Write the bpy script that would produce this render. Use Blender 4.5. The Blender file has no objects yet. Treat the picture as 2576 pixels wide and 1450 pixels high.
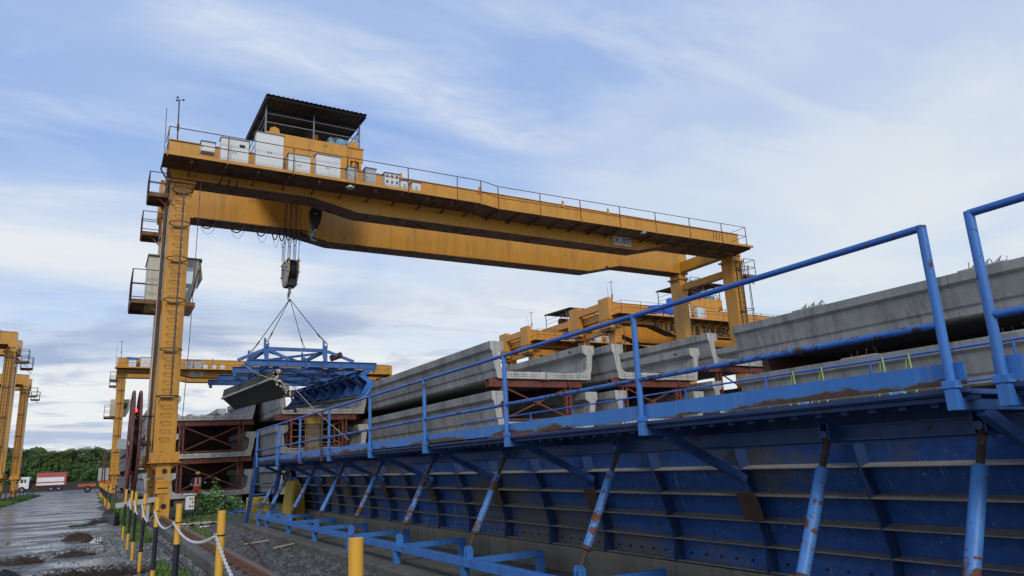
import bpy, math, random
from mathutils import Vector as V, Matrix
R=random.Random(7)
C=bpy.context.scene
# ------------------------------------------------------------------ camera
H=1.57
RT=V((.8670,-.4962,-.0441)); DN=V((.0818,.2290,-.9700)); FW=V((.4915,.8375,.2390))
def orth():
    global RT,DN,FW
    FW.normalize(); RT=(RT-FW*RT.dot(FW)).normalized(); DN=FW.cross(RT).normalized()
    if DN.z>0: DN=-DN
orth()
cd=bpy.data.cameras.new('camera'); cam=bpy.data.objects.new('camera',cd); C.collection.objects.link(cam)
cd.sensor_width=36; cd.lens=1770/2576*36; cd.clip_start=.05; cd.clip_end=6000
m=Matrix(((RT.x,-DN.x,-FW.x,0),(RT.y,-DN.y,-FW.y,0),(RT.z,-DN.z,-FW.z,H),(0,0,0,1)))
cam.matrix_world=m; C.camera=cam
C.render.resolution_x=1024; C.render.resolution_y=576
def at(u,v,Y):   # a point of the photograph (2576 x 1450) at the real distance Y
    d=RT*(u-1288)+DN*(v-725)+FW*1770.; t=Y/d.y
    return V((d.x*t,Y,H+d.z*t))
# ------------------------------------------------------------------ node helper
def N(nt,typ,**kw):
    n=nt.nodes.new(typ)
    for k,v in kw.items():
        if k.startswith('i_'):
            k=k[2:]; k=int(k) if k.isdigit() else k.replace('_',' ')
            n.inputs[k].default_value=v
        else: setattr(n,k,v)
    return n
def L(nt,a,b): nt.links.new(a,b)
def ramp(nt,fac,stops,interp='LINEAR'):
    r=N(nt,'ShaderNodeValToRGB'); r.color_ramp.interpolation=interp
    e=r.color_ramp.elements
    while len(e)<len(stops): e.new(.5)
    for i,(p,c) in enumerate(stops):
        e[i].position=p; e[i].color=(c,c,c,1) if isinstance(c,(int,float)) else (*c,1)
    L(nt,fac,r.inputs[0]); return r.outputs[0]
def mix(nt,f,a,b,typ='MIX'):
    n=N(nt,'ShaderNodeMix',data_type='RGBA',blend_type=typ)
    for s,v in ((0,f),(6,a),(7,b)):
        if hasattr(v,'links'): L(nt,v,n.inputs[s])
        elif s==0: n.inputs[0].default_value=v
        else: n.inputs[s].default_value=(*v,1)
    return n.outputs[2]
def mth(nt,op,a,b=None,cl=False):
    n=N(nt,'ShaderNodeMath',operation=op,use_clamp=cl)
    for i,v in enumerate((a,b)):
        if v is None: continue
        if hasattr(v,'links'): L(nt,v,n.inputs[i])
        else: n.inputs[i].default_value=v
    return n.outputs[0]
# ------------------------------------------------------------------ world: evening daylight with thin high cloud
SUN_EL=math.radians(32); SUN_AZ=math.radians(200)   # azimuth from +Y clockwise
w=bpy.data.worlds.new("World"); C.world=w; w.use_nodes=True; nt=w.node_tree; nt.nodes.clear()
sky=N(nt,'ShaderNodeTexSky',sky_type='NISHITA',sun_disc=False,sun_elevation=SUN_EL,sun_rotation=SUN_AZ,altitude=0,air_density=1.0,dust_density=1.2,ozone_density=2.0)
tc=N(nt,'ShaderNodeTexCoord'); sx=N(nt,'ShaderNodeSeparateXYZ'); L(nt,tc.outputs['Generated'],sx.inputs[0])
zz=mth(nt,'MAXIMUM',sx.outputs[2],.03)
zz=mth(nt,'ADD',zz,.06)
px=mth(nt,'DIVIDE',sx.outputs[0],zz); py=mth(nt,'DIVIDE',sx.outputs[1],zz)
pc=N(nt,'ShaderNodeCombineXYZ'); L(nt,px,pc.inputs[0]); L(nt,py,pc.inputs[1])
def noise(vec,scale,det,rough,rot=0,sc=(1,1,1),dist=0,off=(0,0,0)):
    mp=N(nt,'ShaderNodeMapping'); L(nt,vec,mp.inputs[0]); mp.inputs['Rotation'].default_value=(0,0,math.radians(rot)); mp.inputs['Scale'].default_value=sc; mp.inputs['Location'].default_value=off
    n=N(nt,'ShaderNodeTexNoise'); L(nt,mp.outputs[0],n.inputs[0]); n.inputs['Scale'].default_value=scale; n.inputs['Detail'].default_value=det; n.inputs['Roughness'].default_value=rough; n.inputs['Distortion'].default_value=dist
    return n.outputs[0]
el=sx.outputs[2]
cirrus=noise(pc.outputs[0],1.3,9,.60,rot=-28,sc=(1,2.4,1),dist=.5,off=(1.7,.3,0))
broad=noise(pc.outputs[0],.6,4,.5,rot=-20,sc=(1,1.5,1),off=(3.1,1.0,0))
fine=noise(pc.outputs[0],5.5,7,.64,rot=-28,sc=(1,2.0,1),dist=.8)
low=noise(pc.outputs[0],.55,7,.55,rot=35,sc=(1,1.0,1),dist=.5,off=(.4,5.2,0))
puff=noise(pc.outputs[0],1.7,8,.58,rot=25,sc=(1,1.2,1),dist=.5,off=(7.4,2.2,0))
def pl(u,v):
    d=(RT*(u-1288)+DN*(v-725)+FW*1770.).normalized(); z=max(d.z,.03)+.06
    return V((d.x/z,d.y/z,0))
def dot(vec,off=0.):
    n=N(nt,'ShaderNodeVectorMath',operation='DOT_PRODUCT'); L(nt,pc.outputs[0],n.inputs[0]); n.inputs[1].default_value=vec
    return mth(nt,'SUBTRACT',n.outputs['Value'],off)
def band(a,b,hw,amt,wob=.6,ends=.25,tex_=None,soft=.15):
    """a drifting cloud band over the cloud plane between two sky directions; hw = half width"""
    A,B=pl(*a),pl(*b); t=(B-A).normalized(); n=V((-t.y,t.x,0)); ln=(B-A).length
    m_=V(((a[0]+b[0])/2,(a[1]+b[1])/2,0)); q=pl(m_.x,m_.y+hw); W_=abs(n.dot(q)-n.dot(A))+1e-3
    d=dot(n,n.dot(A)); d=mth(nt,'ADD',d,mth(nt,'MULTIPLY',mth(nt,'SUBTRACT',cirrus,.5),W_*wob*4)); d=mth(nt,'ABSOLUTE',mth(nt,'DIVIDE',d,W_))
    k=ramp(nt,d,[(soft,1),(.55,.45),(1.0,0)])
    al=mth(nt,'DIVIDE',dot(t,t.dot(A)),ln)
    e=mth(nt,'MULTIPLY',ramp(nt,mth(nt,'ADD',al,ends),[(.0,0),(ends*1.2,1)]),ramp(nt,mth(nt,'SUBTRACT',al,1-ends),[(.0,1),(ends*1.6,0)]))
    k=mth(nt,'MULTIPLY',k,e)
    if tex_ is not None: k=mth(nt,'MULTIPLY',k,tex_)
    return mth(nt,'MULTIPLY',k,amt)
def acc(c,k): return mth(nt,'SUBTRACT',1,mth(nt,'MULTIPLY',mth(nt,'SUBTRACT',1,c,True),mth(nt,'SUBTRACT',1,k,True)))
ft=ramp(nt,fine,[(.30,.45),(.62,1)])
cm=mth(nt,'MULTIPLY',mth(nt,'MULTIPLY',ramp(nt,cirrus,[(.46,0),(.72,1)]),ft),.45)
cm=acc(cm,mth(nt,'MULTIPLY',ramp(nt,broad,[(.40,0),(.68,1)]),.28))
cm=acc(cm,band((470,40),(1420,370),95,.72,.5,.12,ft))
cm=acc(cm,band((1430,330),(2100,20),130,.35,.6,.2,ft))
cm=acc(cm,band((1500,470),(2576,420),190,.40,.6,.2,None))
cm=acc(cm,band((-200,590),(800,730),95,1.0,.5,.15,ramp(nt,puff,[(.25,.6),(.45,1)])))
cm=acc(cm,band((-200,1010),(1300,925),60,.9,.5,.15,ramp(nt,puff,[(.25,.5),(.45,1)])))
cm=acc(cm,band((500,840),(1700,800),75,.60,.6,.2,ramp(nt,puff,[(.34,.3),(.54,1)])))
cm=acc(cm,mth(nt,'MULTIPLY',ramp(nt,low,[(.42,0),(.60,1)]),ramp(nt,el,[(.0,.8),(.22,.7),(.34,.4),(.42,0)])))
right=N(nt,'ShaderNodeVectorMath',operation='DOT_PRODUCT'); L(nt,tc.outputs['Generated'],right.inputs[0]); right.inputs[1].default_value=(.93,.36,.1)
rr=ramp(nt,right.outputs['Value'],[(.62,0),(.86,.5),(.98,1)])
cm=acc(cm,mth(nt,'MULTIPLY',mth(nt,'MULTIPLY',rr,.62),ramp(nt,broad,[(.30,.45),(.62,1)])))
hz=ramp(nt,el,[(.0,.80),(.08,.55),(.20,.22),(.36,.0)])
cm=acc(cm,hz)
lowm=mth(nt,'MULTIPLY',ramp(nt,puff,[(.50,0),(.62,1)]),ramp(nt,el,[(.0,.6),(.10,.6),(.20,.45),(.28,.0)]))
lowm=acc(lowm,band((40,900),(960,800),60,.9,.5,.15,ramp(nt,puff,[(.30,.4),(.55,1)])))
lowm=acc(lowm,band((-100,1095),(420,1100),26,.8,.5,.2,None))
lowm=mth(nt,'MULTIPLY',lowm,mth(nt,'SUBTRACT',1,mth(nt,'MULTIPLY',rr,.8)))
ccol=mix(nt,ramp(nt,el,[(.02,0),(.45,1)]),(8.1,8.1,7.7),(6.4,7.0,8.0))
ccol=mix(nt,mth(nt,'MULTIPLY',rr,.6),ccol,(7.2,7.6,7.5))
grad=mix(nt,ramp(nt,el,[(.05,0),(.42,1)]),(4.1,6.1,8.9),(2.9,4.45,7.9))
blue=mix(nt,.8,sky.outputs[0],grad)
out=mix(nt,cm,blue,ccol)
out=mix(nt,mth(nt,'MULTIPLY',lowm,.85),out,(2.7,3.6,5.6))
bg=N(nt,'ShaderNodeBackground'); L(nt,out,bg.inputs[0]); bg.inputs[1].default_value=.1
wo=N(nt,'ShaderNodeOutputWorld'); L(nt,bg.outputs[0],wo.inputs[0])
# sun: veiled, soft
sl=bpy.data.lights.new('sun','SUN'); sl.energy=1.5; sl.angle=math.radians(14); sl.color=(1,.94,.86)
so=bpy.data.objects.new('sun',sl); C.collection.objects.link(so)
sd_=V((math.sin(SUN_AZ)*math.cos(SUN_EL),math.cos(SUN_AZ)*math.cos(SUN_EL),math.sin(SUN_EL)))
so.rotation_euler=sd_.to_track_quat('Z','Y').to_euler(); so.location=(0,-10,40)
C.view_settings.view_transform='Standard'; C.view_settings.look='None'; C.view_settings.exposure=0.17; C.view_settings.gamma=1
# ------------------------------------------------------------------ materials
def base(name):
    m=bpy.data.materials.new(name); m.use_nodes=True; nt=m.node_tree; nt.nodes.clear()
    b=N(nt,'ShaderNodeBsdfPrincipled'); o=N(nt,'ShaderNodeOutputMaterial'); L(nt,b.outputs[0],o.inputs[0])
    return m,nt,b
def tex(nt,scale,det=6,rough=.6,sc=(1,1,1),dist=0,kind='Object',off=(0,0,0)):
    tc=N(nt,'ShaderNodeTexCoord'); mp=N(nt,'ShaderNodeMapping'); L(nt,tc.outputs[kind],mp.inputs[0]); mp.inputs['Scale'].default_value=sc; mp.inputs['Location'].default_value=off
    n=N(nt,'ShaderNodeTexNoise'); L(nt,mp.outputs[0],n.inputs[0]); n.inputs['Scale'].default_value=scale; n.inputs['Detail'].default_value=det; n.inputs['Roughness'].default_value=rough; n.inputs['Distortion'].default_value=dist
    return n.outputs[0]
def bump(nt,b,h,st=.2,d=.01):
    n=N(nt,'ShaderNodeBump'); n.inputs['Strength'].default_value=st; n.inputs['Distance'].default_value=d; L(nt,h,n.inputs['Height']); L(nt,n.outputs[0],b.inputs['Normal'])
def paint(name,col,rust=.0,dirt=.3,rough=.45,scale=1.,rustcol=(.10,.035,.018),dirtcol=None,fade=.45,met=0,spec=.5,chip=(.60,.70)):
    m,nt,b=base(name)
    big=tex(nt,.7*scale,4,.6); st=tex(nt,2.2*scale,5,.65,sc=(2.2,2.2,.18))
    fd=ramp(nt,big,[(.3,0),(.7,1)])
    lum=[min(1,c*1.25+.02) for c in col]
    c=mix(nt,mth(nt,'MULTIPLY',fd,fade),col,lum)
    dc=dirtcol or tuple(x*.45+.012 for x in col)
    c=mix(nt,mth(nt,'MULTIPLY',ramp(nt,st,[(.45,0),(.75,1)]),dirt),c,dc)
    if rust>0:
        rn=tex(nt,3.2*scale,10,.72,dist=.3,off=(3,1,7)); r2=tex(nt,1.1*scale,3,.5,off=(9,2,1))
        k=mth(nt,'ADD',mth(nt,'MULTIPLY',rn,.75),mth(nt,'MULTIPLY',r2,.35))
        lo=chip[0]-rust*.12
        rm=ramp(nt,k,[(lo,0),(lo+.025,1)])
        rc=mix(nt,tex(nt,14*scale,4,.6),tuple(x*.5 for x in rustcol),tuple(min(1,x*1.9) for x in rustcol))
        c=mix(nt,rm,c,rc)
        L(nt,mth(nt,'ADD',mth(nt,'MULTIPLY',rm,.4),rough,True),b.inputs['Roughness'])
    else: b.inputs['Roughness'].default_value=rough
    if dirt>.3:
        run=tex(nt,7*scale,4,.6,sc=(1.6,1.6,.07),off=(11,5,3)); rk=tex(nt,.6*scale,3,.5,off=(5,9,1))
        c=mix(nt,mth(nt,'MULTIPLY',mth(nt,'MULTIPLY',ramp(nt,run,[(.58,0),(.68,1)]),ramp(nt,rk,[(.45,0),(.6,1)])),.45),c,tuple(x*.3+.03 for x in col))
    L(nt,c,b.inputs['Base Color']); b.inputs['Metallic'].default_value=met
    b.inputs['Specular IOR Level'].default_value=spec
    bump(nt,b,tex(nt,9*scale,5,.6),.12,.004)
    return m
def concrete(name,col=(.33,.325,.305),stain=.62,light=.4,zs=1.,dark=(.075,.075,.07)):
    m,nt,b=base(name)
    a=tex(nt,.6,5,.6,off=(2,2,2)); s=tex(nt,1.3,7,.7,sc=(1.4,1.4,.22),dist=.2); f=tex(nt,7,8,.65); g=tex(nt,.35,3,.5,sc=(.3,.3,3.0))
    c=mix(nt,ramp(nt,a,[(.3,0),(.7,1)]),tuple(x*.78 for x in col),tuple(min(1,x*1.18) for x in col))
    c=mix(nt,mth(nt,'MULTIPLY',ramp(nt,s,[(.48,0),(.72,1)]),stain),c,dark)
    c=mix(nt,mth(nt,'MULTIPLY',ramp(nt,f,[(.5,0),(.75,1)]),light*.6),c,tuple(min(1,x*1.7) for x in col))
    c=mix(nt,mth(nt,'MULTIPLY',ramp(nt,g,[(.5,0),(.62,1)]),.25),c,tuple(x*.6 for x in col))
    hole=tex(nt,24,2,.5,off=(7,7,7)); c=mix(nt,mth(nt,'MULTIPLY',ramp(nt,hole,[(.715,0),(.73,1)]),.7),c,tuple(x*.3 for x in col))
    run=tex(nt,3.2,5,.6,sc=(2,2,.09),off=(3,9,5)); rk=tex(nt,.35,3,.5,off=(1,4,2)); c=mix(nt,mth(nt,'MULTIPLY',mth(nt,'MULTIPLY',ramp(nt,run,[(.52,0),(.62,1)]),ramp(nt,rk,[(.42,0),(.56,1)])),.4),c,dark)
    tcj=N(nt,'ShaderNodeTexCoord'); spj=N(nt,'ShaderNodeSeparateXYZ'); L(nt,tcj.outputs['Object'],spj.inputs[0])
    jj=mth(nt,'ABSOLUTE',mth(nt,'SUBTRACT',mth(nt,'FRACT',mth(nt,'DIVIDE',spj.outputs[1],2.5)),.5)); c=mix(nt,ramp(nt,jj,[(.0,.55),(.006,0)]),c,tuple(x*.45 for x in col))
    L(nt,c,b.inputs['Base Color']); b.inputs['Roughness'].default_value=.88; b.inputs['Specular IOR Level'].default_value=.25
    bump(nt,b,f,.35,.01); return m
def flat(name,col,rough=.6,met=0,em=None,spec=.4):
    m,nt,b=base(name); n=tex(nt,6,4,.6)
    L(nt,mix(nt,n,tuple(x*.75 for x in col),tuple(min(1,x*1.2) for x in col)),b.inputs['Base Color'])
    b.inputs['Roughness'].default_value=rough; b.inputs['Metallic'].default_value=met; b.inputs['Specular IOR Level'].default_value=spec
    if em: b.inputs['Emission Color'].default_value=(*em[0],1); b.inputs['Emission Strength'].default_value=em[1]
    return m
def toemat():
    m,nt,b=base('rust_edged_toe_board_paint')
    tc=N(nt,'ShaderNodeTexCoord'); sp=N(nt,'ShaderNodeSeparateXYZ'); L(nt,tc.outputs['Object'],sp.inputs[0])
    hgt=mth(nt,'MULTIPLY',mth(nt,'SUBTRACT',sp.outputs[2],1.765),7.7)   # 0 at the lower edge, 1 at the upper
    a=tex(nt,1.6,9,.66,sc=(1,1,2.5)); big=tex(nt,.45,3,.5,off=(0,3.3,0)); st=tex(nt,6,4,.6,sc=(1,2,.15))
    lim=mth(nt,'ADD',mth(nt,'MULTIPLY',mth(nt,'SUBTRACT',a,.46),2.2),mth(nt,'MINIMUM',mth(nt,'MULTIPLY',mth(nt,'SUBTRACT',big,.44),2.4),.22))
    k=mth(nt,'SUBTRACT',lim,hgt)
    rm=ramp(nt,k,[(.0,0),(.05,1)])
    edge=ramp(nt,k,[(-.0,0),(.001,1)]) 
    c=mix(nt,ramp(nt,tex(nt,.8,4,.6),[(.3,0),(.7,1)]),(.030,.150,.46),(.050,.21,.52))
    c=mix(nt,mth(nt,'MULTIPLY',ramp(nt,st,[(.58,0),(.72,1)]),.4),c,(.22,.32,.42))
    c=mix(nt,ramp(nt,mth(nt,'ADD',k,.10),[(.0,0),(.08,.75)]),c,(.07,.13,.13))
    c=mix(nt,rm,c,mix(nt,tex(nt,14,4,.6),(.022,.012,.009),(.12,.05,.028)))
    L(nt,c,b.inputs['Base Color']); b.inputs['Roughness'].default_value=.5; bump(nt,b,k,.2,.004); return m
def skinmat():
    m,nt,b=base('dusty_blue_form_skin')
    a=tex(nt,.9,6,.62,sc=(1,.55,1.3),dist=.3); st=tex(nt,3,6,.7,sc=(2,2,.2)); f=tex(nt,12,5,.6)
    k=mth(nt,'ADD',mth(nt,'MULTIPLY',a,.8),mth(nt,'MULTIPLY',st,.2))
    c=mix(nt,ramp(nt,f,[(.3,0),(.7,1)]),(.017,.062,.22),(.030,.105,.33))
    c=mix(nt,mth(nt,'MULTIPLY',ramp(nt,k,[(.47,0),(.57,1)]),.85),c,(.12,.102,.075))
    c=mix(nt,mth(nt,'MULTIPLY',ramp(nt,st,[(.55,0),(.75,1)]),.35),c,(.02,.03,.05))
    dr=tex(nt,9,4,.55,sc=(1,1.4,.10),off=(4,4,4)); sp=tex(nt,26,3,.5,off=(1,8,2)); msk=tex(nt,.8,3,.5,off=(6,6,6))
    mk=ramp(nt,msk,[(.48,0),(.62,1)])
    c=mix(nt,mth(nt,'MULTIPLY',mth(nt,'MULTIPLY',ramp(nt,dr,[(.60,0),(.66,1)]),mk),.55),c,(.24,.26,.27))
    c=mix(nt,mth(nt,'MULTIPLY',ramp(nt,sp,[(.69,0),(.71,1)]),.5),c,(.30,.29,.26))
    L(nt,c,b.inputs['Base Color']); b.inputs['Roughness'].default_value=.65; b.inputs['Specular IOR Level'].default_value=.3; return m
YEL=(.53,.245,.022)
M=dict(
 yel=paint('crane_yellow_paint',YEL,rust=.14,dirt=.45,rough=.38,dirtcol=(.16,.075,.02),chip=(.70,.72)),
 yel2=paint('crane_orange_paint',(.60,.255,.028),rust=.05,dirt=.4,rough=.4,dirtcol=(.2,.085,.02),fade=.1,chip=(.70,.72)),
 rail=paint('dark_rail_paint',(.045,.04,.035),rust=.4,dirt=.2,rough=.5),
 walk=paint('shaded_grimy_underside',(.17,.082,.032),rust=.2,dirt=.6,rough=.7,dirtcol=(.04,.025,.015)),  # brown darkened to carry the shade of unlit undersides, besides the grime
 spblue=paint('weathered_spreader_blue',(.035,.125,.34),rust=.0,dirt=.6,rough=.6,scale=2,dirtcol=(.045,.055,.07)),
 proppaint=paint('peeling_prop_paint',(.055,.20,.50),rust=1.0,dirt=.5,rough=.5,scale=2.2,rustcol=(.11,.042,.022),chip=(.68,.7)),
 toe=toemat(), midrail=paint('flaking_rail_paint',(.032,.135,.42),rust=.85,dirt=.5,rough=.5,scale=6,rustcol=(.05,.026,.018),chip=(.68,.7)),
 brown=paint('rusty_yellow_post',(.33,.13,.02),rust=.5,dirt=.4),
 blue=paint('bright_blue_paint',(.038,.165,.47),rust=.5,dirt=.6,rough=.42,scale=1.6,dirtcol=(.03,.07,.17),rustcol=(.075,.03,.018),chip=(.70,.7)),
 bluedk=paint('frame_blue_paint',(.022,.085,.26),rust=.5,dirt=.6,rough=.5,scale=1.5,dirtcol=(.022,.035,.08),chip=(.70,.7)),
 bluepipe=paint('blue_pipe_paint',(.026,.115,.40),rust=.35,dirt=.35,rough=.4,scale=2.6,rustcol=(.13,.045,.02),chip=(.69,.7)),
 skin=skinmat(), ribp=paint('shaded_grimy_rib_blue',(.011,.040,.135),rust=0,dirt=.8,rough=.65,scale=1.4,dirtcol=(.018,.024,.05)),  # rib blue has the shade among the ribs painted in, besides its grime
 dust=paint('dusty_steel',(.25,.22,.17),dirt=.5,rough=.8,scale=2,dirtcol=(.05,.06,.1)),
 rusty=paint('rusty_steel',(.07,.035,.022),dirt=.5,rough=.8,scale=3,dirtcol=(.02,.015,.012)),
 rustrod=paint('rusted_rod',(.055,.035,.028),dirt=.5,rough=.7,scale=4,dirtcol=(.03,.05,.12)),
 maroon=paint('maroon_oxide_paint',(.17,.042,.030),rust=.2,dirt=.5,rough=.6,scale=1.2,dirtcol=(.05,.022,.018)),
 reel=paint('reel_red_brown_paint',(.14,.030,.026),rust=.2,dirt=.5,rough=.5,dirtcol=(.05,.02,.02)),
 con=concrete('precast_concrete'), conw=concrete('rough_cut_concrete',(.46,.45,.41),.45,.8,dark=(.12,.11,.09)),
 cond=concrete('dirty_plinth_concrete',(.14,.13,.11),.7,.3,dark=(.035,.03,.02)),
 conbed=concrete('bed_wall_concrete',(.22,.19,.14),.6,.3),
 shut=concrete('grey_dusty_shutter',(.085,.087,.088),.5,.5,dark=(.03,.03,.03)),
 white=paint('cabinet_white_paint',(.66,.67,.64),rust=0,dirt=.18,rough=.4,dirtcol=(.3,.29,.25),fade=.1),
 grey=paint('cabinet_grey_paint',(.36,.38,.38),dirt=.2,rough=.45),
 cream=paint('cab_cream_paint',(.50,.48,.38),rust=.25,dirt=.45,rough=.45,dirtcol=(.2,.17,.1),chip=(.7,.7)),
 black=flat('black_paint',(.012,.012,.014),.5), cable=flat('black_rubber_cable',(.012,.014,.03),.45),
 rope=flat('steel_wire_rope',(.018,.019,.023),.7,0), roof=paint('dark_corrugated_sheet',(.05,.05,.05),dirt=.4,rough=.5,met=.3),
 hookblk=paint('hook_block_cream_paint',(.52,.44,.33),rust=.2,dirt=.5,rough=.5,scale=3),
 hook=paint('forged_hook_grey',(.30,.30,.29),dirt=.4,rough=.35,met=.3),
 ltblue=paint('light_blue_machine_paint',(.16,.42,.60),rust=.3,dirt=.4,scale=3),
 glass=flat('cab_glass',(.02,.03,.03),.05,0,None,.8), letter=flat('black_lettering',(.015,.015,.015),.5),
 sign=paint('white_sign_board',(.62,.60,.55),rust=0,dirt=.35,rough=.5),
 pyel=paint('post_yellow_paint',(.66,.35,.030),rust=.22,dirt=.45,rough=.5,scale=3,chip=(.7,.7)),
 pblk=paint('post_black_paint',(.012,.012,.020),dirt=.2,rough=.35,scale=3,dirtcol=(.05,.05,.05)),
 ychip=paint('yellow_painted_block',(.52,.33,.035),rust=0,dirt=.8,rough=.75,scale=1.5,dirtcol=(.16,.12,.04)),
 chain=flat('white_plastic_chain',(.72,.72,.68),.5), redlamp=flat('red_lamp',(.6,.02,.02),.4,0,((1,.05,.03),3.5)),
 lampglass=flat('floodlight_glass',(.5,.52,.5),.2), tarp=paint('blue_tarpaulin',(.02,.09,.52),dirt=.3,rough=.45),
 green=flat('green_net',(.02,.24,.16),.8), tyre=flat('tyre_rubber',(.018,.018,.02),.8),
 railsteel=paint('rusty_rail_steel',(.22,.10,.05),dirt=.5,rough=.5,scale=3,met=.3,dirtcol=(.08,.04,.025)),
 truckred=paint('faded_red_truck_paint',(.38,.06,.05),dirt=.5,rough=.45,dirtcol=(.32,.16,.13)), truckwhite=paint('truck_white_paint',(.7,.7,.68),dirt=.3,rough=.4,dirtcol=(.4,.36,.3)),
 orange=flat('orange_trailer_paint',(.5,.13,.04),.5), hivis=flat('orange_red_overalls',(.55,.06,.03),.75), helmet=flat('yellow_helmet',(.75,.5,.02),.3),
 reflect=flat('reflective_tape',(.75,.75,.65),.4), skinp=flat('skin',(.16,.075,.045),.6), navy=flat('dark_shirt',(.03,.02,.04),.8), glove=flat('white_glove',(.7,.68,.65),.8),
 straw=flat('dry_debris_brown',(.055,.035,.022),.9), wood=flat('pale_timber',(.36,.31,.22),.85), lime=flat('lime_webbing',(.42,.55,.14),.8),
 lead=flat('steel_galvanised',(.20,.21,.22),.4,.6), bark=flat('bark',(.09,.07,.05),.9), wall=concrete('boundary_wall',(.045,.042,.032),.6,.2),
)
def leafmat(name,c0,c1,c2):
    m,nt,b=base(name)
    a=tex(nt,.9,3,.6); f=tex(nt,6,3,.6)
    c=mix(nt,ramp(nt,a,[(.35,0),(.65,1)]),c0,c1); c=mix(nt,ramp(nt,f,[(.5,0),(.7,1)]),c,c2)
    L(nt,c,b.inputs['Base Color']); b.inputs['Roughness'].default_value=.6; b.inputs['Specular IOR Level'].default_value=.3
    return m
def clearglass():
    m=bpy.data.materials.new('clear_glass'); m.use_nodes=True; nt=m.node_tree; nt.nodes.clear()
    t_=N(nt,'ShaderNodeBsdfTransparent'); g_=N(nt,'ShaderNodeBsdfGlossy'); g_.inputs['Roughness'].default_value=.05; x=N(nt,'ShaderNodeMixShader'); x.inputs[0].default_value=.25; t_.inputs[0].default_value=(.75,.8,.8,1)
    o=N(nt,'ShaderNodeOutputMaterial'); L(nt,t_.outputs[0],x.inputs[1]); L(nt,g_.outputs[0],x.inputs[2]); L(nt,x.outputs[0],o.inputs[0]); return m
M['clear']=clearglass()
M['palm']=leafmat('palm_leaf',(.06,.105,.025),(.10,.15,.035),(.17,.16,.05))
M['leaf']=leafmat('bush_leaf',(.040,.085,.02),(.07,.14,.03),(.10,.18,.05))
M['leafd']=leafmat('dark_leaf',(.025,.055,.018),(.05,.09,.025),(.07,.11,.03))
M['shrub']=leafmat('young_shrub_leaf',(.16,.32,.09),(.25,.44,.14),(.38,.52,.26))
M['grass']=leafmat('grass_blade',(.06,.12,.02),(.10,.19,.03),(.17,.2,.05))
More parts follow.
